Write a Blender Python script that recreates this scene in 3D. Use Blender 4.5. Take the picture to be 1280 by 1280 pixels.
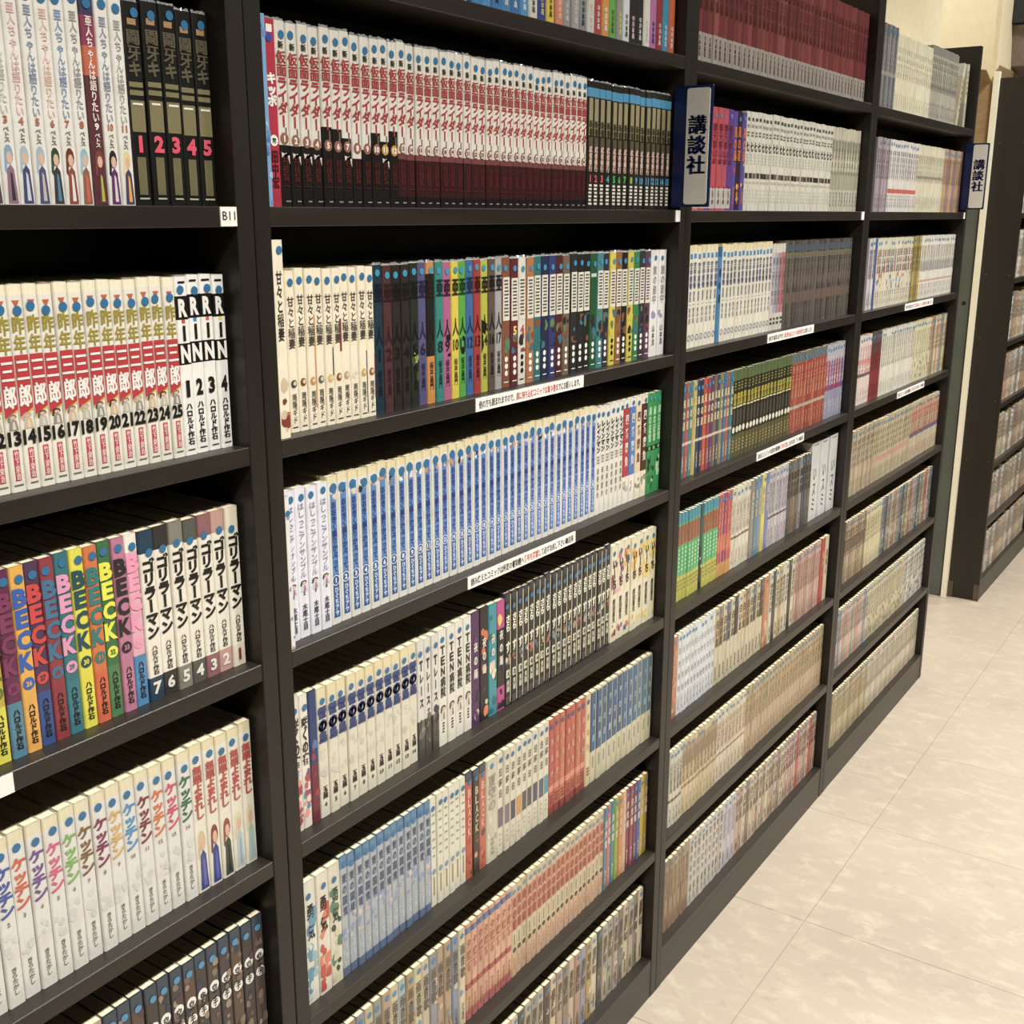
import bpy, math, random
from mathutils import Matrix, Vector

# ------------------------------------------------------------------ scene
for o in list(bpy.data.objects):
    bpy.data.objects.remove(o)
scene = bpy.context.scene
COL = scene.collection

# ------------------------------------------------------------------ camera
CAM_LOC = Vector((0.1402, -0.7985, 1.3945))
YAW, PITCH, ROLL = math.radians(55.9494), math.radians(14.6649), math.radians(0.1315)
fw = Vector((math.sin(YAW) * math.cos(PITCH), math.cos(YAW) * math.cos(PITCH), -math.sin(PITCH)))
rt = Vector((math.cos(YAW), -math.sin(YAW), 0))
up = rt.cross(fw)
r2 = rt * math.cos(ROLL) + up * math.sin(ROLL)
u2 = -rt * math.sin(ROLL) + up * math.cos(ROLL)
cam_data = bpy.data.cameras.new('camera')
cam_data.sensor_width = 36
cam_data.lens = 40.113
cam_data.clip_start = 0.02
cam = bpy.data.objects.new('camera', cam_data)
cam.matrix_world = Matrix(((r2.x, u2.x, -fw.x, CAM_LOC.x), (r2.y, u2.y, -fw.y, CAM_LOC.y),
                           (r2.z, u2.z, -fw.z, CAM_LOC.z), (0, 0, 0, 1)))
COL.objects.link(cam)
scene.camera = cam

# ------------------------------------------------------------------ light
world = bpy.data.worlds.new('room_ambient')
scene.world = world
world.use_nodes = True
bg = world.node_tree.nodes['Background']
bg.inputs['Color'].default_value = (1.0, 0.93, 0.82, 1)
bg.inputs['Strength'].default_value = 0.013


def area_light(name, loc, sx, sy, power, color=(1.0, 0.92, 0.80), rot=(0, 0, 0)):
    d = bpy.data.lights.new(name, 'AREA')
    d.shape = 'RECTANGLE'
    d.size, d.size_y, d.energy, d.color = sx, sy, power, color
    o = bpy.data.objects.new(name, d)
    o.location = loc
    o.rotation_euler = rot
    COL.objects.link(o)
    return o


def downlight(loc, power, size=124):
    d = bpy.data.lights.new('ceiling_downlight', 'SPOT')
    d.energy, d.color = power, (1.0, 0.968, 0.915)
    d.spot_size, d.spot_blend, d.shadow_soft_size = math.radians(size), 1.0, 0.07
    o = bpy.data.objects.new('ceiling_downlight', d)
    o.location = loc
    COL.objects.link(o)


downlight((4.1, -0.42, 2.75), 62, 150)
downlight((2.9, -0.60, 2.75), 30, 150)  # extra lamp, added to brighten the upper rows towards the far end
for k in range(9):
    downlight((-0.45 + 0.75 * k, -1.10, 2.75), 108)
area_light('alcove_lamp', (4.6, 0.62, 2.6), 0.4, 0.4, 7)

scene.view_settings.view_transform = 'Standard'
scene.view_settings.look = 'None'
scene.view_settings.gamma = 1
scene.view_settings.use_curve_mapping = False
scene.view_settings.exposure = 0.5


# ------------------------------------------------------------------ materials
def lin(c):
    c = c / 255.0
    return c / 12.92 if c <= 0.04045 else ((c + 0.055) / 1.055) ** 2.4


def hx(s):
    s = s.lstrip('#')
    return (lin(int(s[0:2], 16)), lin(int(s[2:4], 16)), lin(int(s[4:6], 16)), 1.0)


def new_mat(name):
    m = bpy.data.materials.new(name)
    m.use_nodes = True
    nt = m.node_tree
    return m, nt, nt.nodes['Principled BSDF']


def ramp(nt, stops):
    n = nt.nodes.new('ShaderNodeValToRGB')
    el = n.color_ramp.elements
    while len(el) > 1:
        el.remove(el[0])
    el[0].position, el[0].color = stops[0]
    for p, c in stops[1:]:
        e = el.new(p)
        e.color = c
    return n


def noise(nt, scale, detail=4, coord='Object', stretch=None, rough=0.55):
    tc = nt.nodes.new('ShaderNodeTexCoord')
    n = nt.nodes.new('ShaderNodeTexNoise')
    n.inputs['Scale'].default_value = scale
    n.inputs['Detail'].default_value = detail
    n.inputs['Roughness'].default_value = rough
    if stretch:
        mp = nt.nodes.new('ShaderNodeMapping')
        mp.inputs['Scale'].default_value = stretch
        nt.links.new(tc.outputs[coord], mp.inputs['Vector'])
        nt.links.new(mp.outputs['Vector'], n.inputs['Vector'])
    else:
        nt.links.new(tc.outputs[coord], n.inputs['Vector'])
    return n


def mat_noise(name, stops, scale, rough=0.5, stretch=None, bump=0.0, metallic=0.0, spec=0.5):
    m, nt, p = new_mat(name)
    n = noise(nt, scale, stretch=stretch)
    r = ramp(nt, stops)
    nt.links.new(n.outputs['Fac'], r.inputs['Fac'])
    nt.links.new(r.outputs['Color'], p.inputs['Base Color'])
    p.inputs['Roughness'].default_value = rough
    p.inputs['Metallic'].default_value = metallic
    p.inputs['Specular IOR Level'].default_value = spec
    if bump:
        b = nt.nodes.new('ShaderNodeBump')
        b.inputs['Strength'].default_value = bump
        b.inputs['Distance'].default_value = 0.002
        nt.links.new(n.outputs['Fac'], b.inputs['Height'])
        nt.links.new(b.outputs['Normal'], p.inputs['Normal'])
    return m


def book_material():
    m, nt, p = new_mat('book_print')
    at = nt.nodes.new('ShaderNodeAttribute')
    at.attribute_name = 'Col'
    n = noise(nt, 90, 3, stretch=(1, 1, 0.35))
    r = ramp(nt, [(0.30, (0.86, 0.85, 0.82, 1)), (0.62, (1, 1, 1, 1))])
    mx = nt.nodes.new('ShaderNodeMix')
    mx.data_type = 'RGBA'
    mx.blend_type = 'MULTIPLY'
    mx.inputs['Factor'].default_value = 1
    nt.links.new(n.outputs['Fac'], r.inputs['Fac'])
    hs = nt.nodes.new('ShaderNodeHueSaturation')
    hs.inputs['Saturation'].default_value = 0.93
    nt.links.new(at.outputs['Color'], hs.inputs['Color'])
    nt.links.new(hs.outputs['Color'], mx.inputs['A'])
    nt.links.new(r.outputs['Color'], mx.inputs['B'])
    nt.links.new(mx.outputs['Result'], p.inputs['Base Color'])
    p.inputs['Roughness'].default_value = 0.42
    p.inputs['Coat Weight'].default_value = 0.35       # clear protective film
    p.inputs['Coat Roughness'].default_value = 0.16
    n2 = noise(nt, 55, 2, stretch=(1, 1, 0.25))
    b = nt.nodes.new('ShaderNodeBump')
    b.inputs['Strength'].default_value = 0.35
    b.inputs['Distance'].default_value = 0.0015
    nt.links.new(n2.outputs['Fac'], b.inputs['Height'])
    nt.links.new(b.outputs['Normal'], p.inputs['Coat Normal'])
    return m


def film_material():
    m, nt, p = new_mat('clear_film')
    n = noise(nt, 70, 3)
    r = ramp(nt, [(0.4, (0.75, 0.76, 0.74, 1)), (0.7, (0.9, 0.9, 0.88, 1))])
    nt.links.new(n.outputs['Fac'], r.inputs['Fac'])
    nt.links.new(r.outputs['Color'], p.inputs['Base Color'])
    p.inputs['Roughness'].default_value = 0.08
    p.inputs['Alpha'].default_value = 0.28
    p.inputs['Specular IOR Level'].default_value = 0.9
    return m


def floor_material():
    m, nt, p = new_mat('vinyl_stone_tile')
    tc = nt.nodes.new('ShaderNodeTexCoord')
    oi = nt.nodes.new('ShaderNodeObjectInfo')
    add = nt.nodes.new('ShaderNodeVectorMath')
    add.operation = 'ADD'
    nt.links.new(tc.outputs['Object'], add.inputs[0])
    nt.links.new(oi.outputs['Location'], add.inputs[1])
    mp = nt.nodes.new('ShaderNodeMapping')
    mp.inputs['Scale'].default_value = (1.0, 0.55, 1)
    nt.links.new(add.outputs[0], mp.inputs['Vector'])

    def ns(scale, detail, rough=0.6, dist=0.0):
        n = nt.nodes.new('ShaderNodeTexNoise')
        n.inputs['Scale'].default_value = scale
        n.inputs['Detail'].default_value = detail
        n.inputs['Roughness'].default_value = rough
        n.inputs['Distortion'].default_value = dist
        nt.links.new(mp.outputs['Vector'], n.inputs['Vector'])
        return n
    a = ns(2.2, 3)
    b = ns(30, 7, 0.68, 0.4)
    c = ns(34, 3, 0.6, 0.3)
    ra = ramp(nt, [(0.3, hx('#9a8e80')), (0.7, hx('#a99d8c'))])
    rb = ramp(nt, [(0.50, (0, 0, 0, 1)), (0.70, (1, 1, 1, 1))])
    rc = ramp(nt, [(0.31, (1, 1, 1, 1)), (0.36, (0, 0, 0, 1))])
    nt.links.new(a.outputs['Fac'], ra.inputs['Fac'])
    nt.links.new(b.outputs['Fac'], rb.inputs['Fac'])
    nt.links.new(c.outputs['Fac'], rc.inputs['Fac'])
    m1 = nt.nodes.new('ShaderNodeMix')
    m1.data_type = 'RGBA'
    m1.inputs['B'].default_value = hx('#c2b9a2')
    nt.links.new(ra.outputs['Color'], m1.inputs['A'])
    f1 = nt.nodes.new('ShaderNodeMath')
    f1.operation = 'MULTIPLY'
    f1.inputs[1].default_value = 0.42
    nt.links.new(rb.outputs['Color'], f1.inputs[0])
    nt.links.new(f1.outputs[0], m1.inputs['Factor'])
    m2 = nt.nodes.new('ShaderNodeMix')
    m2.data_type = 'RGBA'
    m2.inputs['B'].default_value = hx('#7f7262')
    nt.links.new(m1.outputs['Result'], m2.inputs['A'])
    f2 = nt.nodes.new('ShaderNodeMath')
    f2.operation = 'MULTIPLY'
    f2.inputs[1].default_value = 0.22
    nt.links.new(rc.outputs['Color'], f2.inputs[0])
    nt.links.new(f2.outputs[0], m2.inputs['Factor'])
    nt.links.new(m2.outputs['Result'], p.inputs['Base Color'])
    p.inputs['Roughness'].default_value = 0.34
    p.inputs['Specular IOR Level'].default_value = 0.4
    return m


M = {}
M['wood'] = mat_noise('dark_laminate', [(0.3, hx('#211c17')), (0.7, hx('#2b2620'))], 14, rough=0.38,
                      stretch=(0.25, 3, 3), bump=0.02)
M['wood_side'] = mat_noise('dark_laminate_side', [(0.3, hx('#1b1713')), (0.7, hx('#241f19'))], 10, rough=0.42,
                           stretch=(3, 3, 0.25))
M['wall'] = mat_noise('cream_wallpaper', [(0.3, hx('#dccfab')), (0.7, hx('#e3d7b6'))], 40, rough=0.85, bump=0.08)
M['wall_bright'] = mat_noise('pale_wallpaper', [(0.3, hx('#dbd4bd')), (0.7, hx('#e2dcc8'))], 30, rough=0.85, bump=0.08)
M['trim'] = mat_noise('cream_paint', [(0.3, hx('#efe8cf')), (0.7, hx('#f4eed8'))], 20, rough=0.5)
M['steel'] = mat_noise('grey_green_enamel', [(0.3, hx('#50564f')), (0.7, hx('#5a6059'))], 9, rough=0.4)
M['card'] = mat_noise('brown_cardboard', [(0.3, hx('#8f7553')), (0.7, hx('#a58a66'))], 25, rough=0.8, stretch=(1, 1, 6))
M['navy'] = mat_noise('navy_plastic', [(0.3, hx('#101d48')), (0.7, hx('#15244f'))], 20, rough=0.3)
M['white_plate'] = mat_noise('white_plastic', [(0.3, hx('#d3cfc4')), (0.7, hx('#dcd8cd'))], 20, rough=0.35)
M['paper_tag'] = mat_noise('white_paper', [(0.3, hx('#e3dfd6')), (0.7, hx('#ebe8e0'))], 60, rough=0.6)
M['ink'] = mat_noise('black_ink', [(0.3, hx('#1b1a18')), (0.7, hx('#242220'))], 60, rough=0.6)
M['red_ink'] = mat_noise('red_ink', [(0.3, hx('#b5362c')), (0.7, hx('#c2443a'))], 60, rough=0.6)
M['navy_ink'] = mat_noise('navy_ink', [(0.3, hx('#0f1a4d')), (0.7, hx('#14205a'))], 60, rough=0.5)
M['black_plastic'] = mat_noise('black_plastic', [(0.3, hx('#1d2022')), (0.7, hx('#25292b'))], 40, rough=0.5)
M['grey_fabric'] = mat_noise('grey_brown_panel', [(0.3, hx('#7b6e62')), (0.7, hx('#8b7d70'))], 40, rough=0.7)
M['screw'] = mat_noise('screw_cap', [(0.3, hx('#3a362e')), (0.7, hx('#47423a'))], 40, rough=0.4)
M['hole'] = mat_noise('dark_hole', [(0.3, hx('#050505')), (0.7, hx('#0a0a0a'))], 40, rough=0.8)
M['foot_wood'] = mat_noise('brown_corner_guard', [(0.3, hx('#4b3c30')), (0.7, hx('#5a483a'))], 20, rough=0.5)
M['grout'] = mat_noise('tile_joint', [(0.3, hx('#6f6557')), (0.7, hx('#7c7263'))], 50, rough=0.8)
M['tile'] = floor_material()
M['book'] = book_material()
M['film'] = film_material()
M['pages'] = mat_noise('page_edges', [(0.35, hx('#cfc09a')), (0.65, hx('#efe4c6'))], 260, rough=0.8, stretch=(6, 0.2, 1))


# ------------------------------------------------------------------ helpers
def tag(o, label=None, cat=None, group=None, kind=None):
    if label:
        o['label'] = label
    if cat:
        o['category'] = cat
    if group:
        o['group'] = group
    if kind:
        o['kind'] = kind
    return o


def mesh_obj(name, verts, faces, mat, parent=None, loc=(0, 0, 0)):
    me = bpy.data.meshes.new(name)
    me.from_pydata(verts, [], faces)
    me.materials.append(mat)
    me.update()
    o = bpy.data.objects.new(name, me)
    o.location = loc
    COL.objects.link(o)
    if parent:
        o.parent = parent
    return o


def empty(name, loc=(0, 0, 0)):
    o = bpy.data.objects.new(name, None)
    o.location = loc
    o.empty_display_size = 0.05
    COL.objects.link(o)
    return o


BOX_F = [(0, 3, 2, 1), (4, 5, 6, 7), (0, 1, 5, 4), (1, 2, 6, 5), (2, 3, 7, 6), (3, 0, 4, 7)]


def box_geo(x0, x1, y0, y1, z0, z1, bev=0.0):
    if bev <= 0:
        return ([(x0, y0, z0), (x1, y0, z0), (x1, y1, z0), (x0, y1, z0),
                 (x0, y0, z1), (x1, y0, z1), (x1, y1, z1), (x0, y1, z1)], list(BOX_F))
    import bmesh
    bm = bmesh.new()
    v, f = box_geo(x0, x1, y0, y1, z0, z1)
    bv = [bm.verts.new(c) for c in v]
    for q in f:
        bm.faces.new([bv[i] for i in q])
    bmesh.ops.bevel(bm, geom=bm.edges[:], offset=bev, segments=1, affect='EDGES')
    bm.verts.index_update()
    vs = [tuple(x.co) for x in bm.verts]
    fs = [tuple(x.index for x in q.verts) for q in bm.faces]
    bm.free()
    return vs, fs


def box(name, x0, x1, y0, y1, z0, z1, mat, parent=None, bev=0.0):
    ox, oy, oz = (parent.location if parent else (0, 0, 0))
    v, f = box_geo(x0 - ox, x1 - ox, y0 - oy, y1 - oy, z0 - oz, z1 - oz, bev)
    return mesh_obj(name, v, f, mat, parent)


# ------------------------------------------------------------------ lettering
GL = {}


def glyph(s, bold=0.0, em=True):
    """flat triangulated lettering: em box or bounding box scaled to [-.5,.5]"""
    key = (s, bold, em)
    if key in GL:
        return GL[key]
    cu = bpy.data.curves.new('lettering', 'FONT')
    cu.body = s
    cu.resolution_u = 2
    cu.offset = bold
    ob = bpy.data.objects.new('lettering', cu)
    me = ob.to_mesh()
    me.calc_loop_triangles()
    vs = [(v.co.x, v.co.y) for v in me.vertices]
    ts = [tuple(t.vertices) for t in me.loop_triangles]
    ob.to_mesh_clear()
    bpy.data.objects.remove(ob)
    bpy.data.curves.remove(cu)
    asp = 1.0
    if vs:
        x0, x1 = min(v[0] for v in vs), max(v[0] for v in vs)
        y0, y1 = min(v[1] for v in vs), max(v[1] for v in vs)
        asp = (x1 - x0) / max(1e-6, y1 - y0)
        if em and len(s) == 1 and ord(s) > 0x2000:
            vs = [(v[0] - 0.5, v[1] - 0.38) for v in vs]
            if s in 'ー〜―':
                vs = [(-v[1], -v[0]) for v in vs]
                ts = [(a, c, b) for a, b, c in ts]
        else:
            sx, sy = max(1e-6, x1 - x0), max(1e-6, y1 - y0)
            vs = [((v[0] - x0) / sx - 0.5, (v[1] - y0) / sy - 0.5) for v in vs]
    GL[key] = (vs, ts, asp)
    return GL[key]


class Flat:
    """collects flat print polygons in spine coordinates (x across, z up, y towards viewer)"""

    def __init__(self):
        self.v, self.f, self.c = [], [], []

    def poly(self, pts, col, y=-0.0002):
        b = len(self.v)
        self.v += [(p[0], y, p[1]) for p in pts]
        self.f.append(tuple(range(b, b + len(pts))))
        self.c.append(col)

    def rect(self, x0, x1, z0, z1, col, y=-0.0002):
        self.poly([(x0, z0), (x1, z0), (x1, z1), (x0, z1)], col, y)

    def disc(self, x, z, r, col, y=-0.0003, n=12, rz=None):
        rz = rz or r
        self.poly([(x + r * math.cos(2 * math.pi * k / n), z + rz * math.sin(2 * math.pi * k / n)) for k in range(n)], col, y)

    def ring(self, x, z, r, t, col, y=-0.0004, n=14):
        for k in range(n):
            a, b = 2 * math.pi * k / n, 2 * math.pi * (k + 1) / n
            self.poly([(x + r * math.cos(a), z + r * math.sin(a)), (x + r * math.cos(b), z + r * math.sin(b)),
                       (x + (r - t) * math.cos(b), z + (r - t) * math.sin(b)), (x + (r - t) * math.cos(a), z + (r - t) * math.sin(a))], col, y)

    def glyph(self, s, x, z, sx, sz, col, y=-0.0005, bold=0.0, em=True):
        shifts = [0.0]
        if em and len(s) == 1 and ord(s) >= 0x4e00:
            if bold > 0.02:
                shifts = [-bold * .55, bold * .55]
            bold = min(bold, 0.012)
        vs, ts, _ = glyph(s, bold, em)
        for q, sh in enumerate(shifts):
            b = len(self.v)
            self.v += [(x + (p[0] + sh) * sx, y - .0001 * q, z + p[1] * sz) for p in vs]
            for t in ts:
                self.f.append((b + t[0], b + t[1], b + t[2]))
                self.c.append(col)

    def vtext(self, s, x, z1, z0, wid, col, y=-0.0005, bold=0.03):
        n = len(s)
        cell = (z1 - z0) / n
        for k, ch in enumerate(s):
            if ch == ' ':
                continue
            em = ord(ch) > 0x2000
            self.glyph(ch, x, z1 - (k + 0.5) * cell, wid * (1.0 if em else 0.8),
                       min(cell * (1.04 if em else 0.86), wid * 1.7), col, y, bold, em)


def flat_mesh(name, fl, mat):
    me = bpy.data.meshes.new(name)
    me.from_pydata(fl.v, [], fl.f)
    me.materials.append(mat)
    a = me.attributes.new('Col', 'FLOAT_COLOR', 'FACE')
    buf = []
    for c in fl.c:
        buf += c
    a.data.foreach_set('color', buf)
    me.update()
    return me


# ------------------------------------------------------------------ room shell
W, T = 0.9, 0.0208
DEPTH = 0.135


def zr(r):
    return 1.40 - 0.2202 * (r - 1)


fl = box('floor', -1.7, 8.2, -2.9, 1.6, -0.05, -0.0012, M['grout'])
tag(fl, kind='structure')
TS = 0.45
tile_me = None
for ix in range(-7, 13):
    for iy in range(-6, 4):
        x0, y0 = 2.166 + ix * TS, -0.152 + iy * TS
        if x0 < -1.3 or x0 > 7.6:
            continue
        if tile_me is None:
            g = 0.0004
            v, f = box_geo(-TS / 2 + g, TS / 2 - g, -TS / 2 + g, TS / 2 - g, -0.003, 0.0, 0.0006)
            t = mesh_obj('tile', v, f, M['tile'], fl)
            tile_me = t.data
        else:
            t = bpy.data.objects.new('tile', tile_me)
            COL.objects.link(t)
            t.parent = fl
        t.location = (x0 + TS / 2, y0 + TS / 2, 0)
tag(box('wall_back', -1.7, 3.71, 0.145, 0.20, 0, 2.7, M['wall']), kind='structure')
tag(box('wall_right', 4.46, 8.2, 0.15, 0.165, 0, 2.7, M['wall']), kind='structure')
tag(box('wall_alcove', 3.66, 5.3, 1.3, 1.36, 0, 2.7, M['wall_bright']), kind='structure')
tag(box('wall_alcove_end', 5.2, 5.26, 0.165, 1.3, 0, 2.7, M['wall_bright']), kind='structure')
tag(box('wall_alcove_side', 3.66, 3.71, 0.20, 1.3, 0, 2.7, M['wall']), kind='structure')
tag(box('trim_1', 4.43, 4.458, 0.131, 0.149, 0, 1.86, M['trim']), kind='structure')


# ------------------------------------------------------------------ bookcases
def bookcase(x0, x1, y0, y1, top, label, base=True, rows=range(0, 8), n_screw=False):
    cx = (x0 + x1) / 2
    e = empty('bookcase', (cx, y0, 0))
    tag(e, label, 'bookcase', 'dark bookcases along the wall')
    box('side_panel', x0 + 0.0006, x0 + T, y0, y1, 0, top, M['wood_side'], e, 0.0008)
    box('side_panel', x1 - T, x1 - 0.0006, y0, y1, 0, top, M['wood_side'], e, 0.0008)
    box('back_panel', x0 + T, x1 - T, y1 - 0.006, y1, 0.03, top - 0.02, M['wood_side'], e)
    for r in rows:
        z = zr(r)
        box('shelf', x0 + T, x1 - T, y0 + 0.0008, y1 - 0.006, z - 0.018, z, M['wood'], e, 0.0007)
    box('kickboard', x0 + T, x1 - T, y0 + 0.001, y0 + 0.018, 0.0, zr(7) - 0.018, M['wood'], e)
    return e


bookcase(0.0, 0.9, 0, DEPTH, 1.835, 'dark brown bookcase at the left edge with the B11 tag')
bookcase(0.9, 1.8, 0, DEPTH, 1.835, 'dark brown bookcase second from left, between B11 tag and the near blue sign')
bookcase(1.8, 2.7, 0, DEPTH, 1.835, 'dark brown bookcase third from left, just right of the near blue sign')
bookcase(2.7, 3.6, 0, DEPTH, 1.835, 'dark brown bookcase fourth from left, ending at the far blue sign')
c2 = bookcase(4.45, 5.35, 0.02, 0.13, 1.84, 'far dark bookcase showing its plain black side panel at the right edge')
for z in (1.19, 0.97, 0.75, 0.53, 1.63):
    for yy in (0.036, 0.112):
        s = Flat()
        vs = [(0, 0.0035 * math.cos(a * math.pi / 4), 0.0035 * math.sin(a * math.pi / 4)) for a in range(8)]
        vs = [(4.4500 - cxp - 0.0004, yy - 0.02 + v[1], z + v[2]) for v in vs for cxp in (4.9,)]
        vs2 = [(v[0] + 0.0016, v[1], v[2]) for v in vs]
        mesh_obj('screw_cap', vs + vs2, [tuple(range(7, -1, -1))] + [(k, (k + 1) % 8, 8 + (k + 1) % 8, 8 + k) for k in range(8)],
                 M['screw'], c2)
for yy0, yy1 in ((0.018, 0.038), (0.112, 0.132)):
    box('corner_guard', 4.446, 4.4505, yy0, yy1, 0.0, 0.062, M['foot_wood'], c2)


# ------------------------------------------------------------------ book designs
BLUE_DOT = hx('#1f6793')


def el(name, fn):
    return (name, fn)


def dot(v=0.06, u=0.0, r=0.0039, c=BLUE_DOT, ju=0.12, jv=0.012):
    return ('dot_sticker', lambda F, w, h, rg: F.disc((u + rg.uniform(-ju, ju)) * w, h * (1 - v - rg.uniform(-jv, jv)), min(r, w * 0.42), c, -0.0007))


def tit(s, v0, v1, c, wf=0.72, bold=0.03, u=0.0, name='title_lettering'):
    return (name, lambda F, w, h, rg: F.vtext(s, u * w, h * (1 - v0), h * (1 - v1), wf * w, c, -0.0005, bold))


def num(s, v, hv, c, wf=0.7, bold=0.04, name='volume_number'):
    def fn(F, w, h, rg):
        _, _, asp = glyph(s, bold, False)
        hh = hv * h
        ww = min(wf * w, hh * asp * 1.1)
        F.glyph(s, 0, h * (1 - v), ww, hh, c, -0.0006, bold, False)
    return (name, fn)


def rct(u0, u1, v0, v1, c, name='colour_panel', y=-0.0002):
    return (name, lambda F, w, h, rg: F.rect(u0 * w, u1 * w, h * (1 - v1), h * (1 - v0), c, y))


def ring(v, r, c, t=0.0009, name='number_ring'):
    return (name, lambda F, w, h, rg: F.ring(0, h * (1 - v), min(r, w * .46), t, c))


def disc(v, r, c, u=0.0, name='number_disc', y=-0.0003):
    return (name, lambda F, w, h, rg: F.disc(u * w, h * (1 - v), min(r, w * .46), c, y))


def art(v0, v1, pal, m=7, size=0.45, name='cover_art'):
    pal = [hx(p) for p in pal]

    def fn(F, w, h, rg):
        for k in range(m):
            cx = rg.uniform(-.32, .32) * w
            cz = h * (1 - rg.uniform(v0, v1))
            r = w * rg.uniform(.35, .9) * size
            c = rg.choice(pal)
            pts = []
            for q in range(7):
                a = 2 * math.pi * q / 7
                rr = r * rg.uniform(.65, 1.15)
                pts.append((max(-.46 * w, min(.46 * w, cx + rr * math.cos(a))),
                            max(h * (1 - v1), min(h * (1 - v0), cz + rr * 1.3 * math.sin(a)))))
            F.poly(pts, c, -0.00022 - 0.00002 * k)
    return (name, fn)


def figure(v0, v1, hair, body, accent, u=0.0):
    hair, body, accent = hx(hair), hx(body), hx(accent)
    skin = hx('#d3ab90')

    def fn(F, w, h, rg):
        H = (v1 - v0) * h
        t = h * (1 - v0)
        cx = u * w
        F.poly([(cx + .30 * w * math.cos(a), t - H * .17 + H * .17 * math.sin(a)) for a in [k * math.pi / 5 for k in range(10)]], hair, -.00022)
        F.poly([(cx - .30 * w, t - H * .2), (cx - .12 * w, t - H * .2), (cx - .2 * w, t - H * .5), (cx - .34 * w, t - H * .45)], hair, -.00024)
        F.poly([(cx + .03 * w + .19 * w * math.cos(a), t - H * .22 + H * .11 * math.sin(a)) for a in [k * math.pi / 4 for k in range(8)]], skin, -.00026)
        F.poly([(cx - .30 * w, t - H), (cx + .36 * w, t - H), (cx + .26 * w, t - H * .42), (cx + .05 * w, t - H * .33), (cx - .2 * w, t - H * .42)], body, -.00028)
        F.poly([(cx - .05 * w, t - H * .95), (cx + .2 * w, t - H * .95), (cx + .12 * w, t - H * .5), (cx, t - H * .45)], accent, -.0003)
    return ('cover_art', fn)


def lines(v0, v1, n, c, u0=-.34, u1=.34, fill=0.55, name='small_print'):
    def fn(F, w, h, rg):
        st = (v1 - v0) / n
        for k in range(n):
            a = v0 + k * st
            F.rect(u0 * w * rg.uniform(.7, 1), u1 * w * rg.uniform(.7, 1), h * (1 - a - st * fill), h * (1 - a), c, -0.00045)
    return (name, fn)


K = hx('#1a1714')
WH = hx('#e6e3da')


class D:
    """a spine design: base colour, full-width bands and printed elements"""

    def __init__(self, base, bands=(), els=(), h=None, page=None, side=None):
        self.base = hx(base) if isinstance(base, str) else base
        self.bands = [(a, b, hx(c) if isinstance(c, str) else c) for a, b, c in bands]
        self.els = list(els)
        self.h = h
        self.side = side


def cover_geo(w, h, depth, d, cheap=False):
    """U-shaped cover: spine towards -Y at y=0, boards running back"""
    cuts = sorted({0.0, 1.0} | {round(1 - v, 4) for a, b, _ in d.bands for v in (a, b)})
    r = 0.0016
    prof = [(-w / 2, depth), (-w / 2, r), (-w / 2 + r * .35, r * .3), (-w / 2 + r, 0), (w / 2 - r, 0), (w / 2 - r * .35, r * .3), (w / 2, r), (w / 2, depth)]
    if cheap:
        prof = [(-w / 2, depth), (-w / 2, r), (-w / 2 + r, 0), (w / 2 - r, 0), (w / 2, r), (w / 2, depth)]
    n = len(prof)
    V, F, C = [], [], []
    for c in cuts:
        V += [(p[0], p[1], c * h) for p in prof]

    def colour(t):
        v = 1 - t
        col = d.base
        for a, b, cc in d.bands:
            if a - 1e-4 <= v <= b + 1e-4:
                col = cc
        return col
    for k in range(len(cuts) - 1):
        col = colour((cuts[k] + cuts[k + 1]) / 2)
        for q in range(n - 1):
            F.append((k * n + q, k * n + q + 1, (k + 1) * n + q + 1, (k + 1) * n + q))
            edge = q in (0, n - 2)
            C.append(d.side if (edge and d.side) else col)
    if not cheap:
        t = 0.0005
        b = len(V)
        inn = [(-w / 2 + t, depth), (-w / 2 + t, r + t), (w / 2 - t, r + t), (w / 2 - t, depth)]
        out = [0, 2, 5, 7]
        V += [(p[0], p[1], 0) for p in inn] + [(p[0], p[1], h) for p in inn]
        top = (len(cuts) - 1) * n
        for q in range(3):
            F.append((b + 4 + q, top + out[q], top + out[q + 1], b + 5 + q))
            C.append(colour(0.999))
            F.append((b + q + 1, out[q + 1], out[q], b + q))
            C.append(colour(0.001))
            F.append((b + q, b + 4 + q, b + 5 + q, b + q + 1))
            C.append(WH)
    return V, F, C


BD = 0.106


def page_geo(w, h, depth):
    return box_geo(-w / 2 + 0.0006, w / 2 - 0.0006, 0.0022, depth - 0.001, 0.0008, h - 0.0012)


MC = {}


def get_mesh(key, fn):
    if key not in MC:
        MC[key] = fn()
    return MC[key]


def cover_mesh(w, h, d):
    def mk():
        fl_ = Flat()
        fl_.v, fl_.f, fl_.c = cover_geo(w, h, BD, d)
        return flat_mesh('cover', fl_, M['book'])
    return get_mesh(('cover', round(w, 4), round(h, 4), d.base, tuple(d.bands), d.side), mk)


def pages_mesh(w, h):
    def mk():
        v, f = page_geo(w, h, BD)
        me = bpy.data.meshes.new('page_block')
        me.from_pydata(v, [], f)
        me.materials.append(M['pages'])
        return me
    return get_mesh(('pages', round(w, 4), round(h, 4)), mk)


STUFF = {'v': [], 'f': [], 'c': [], 'm': []}


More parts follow.
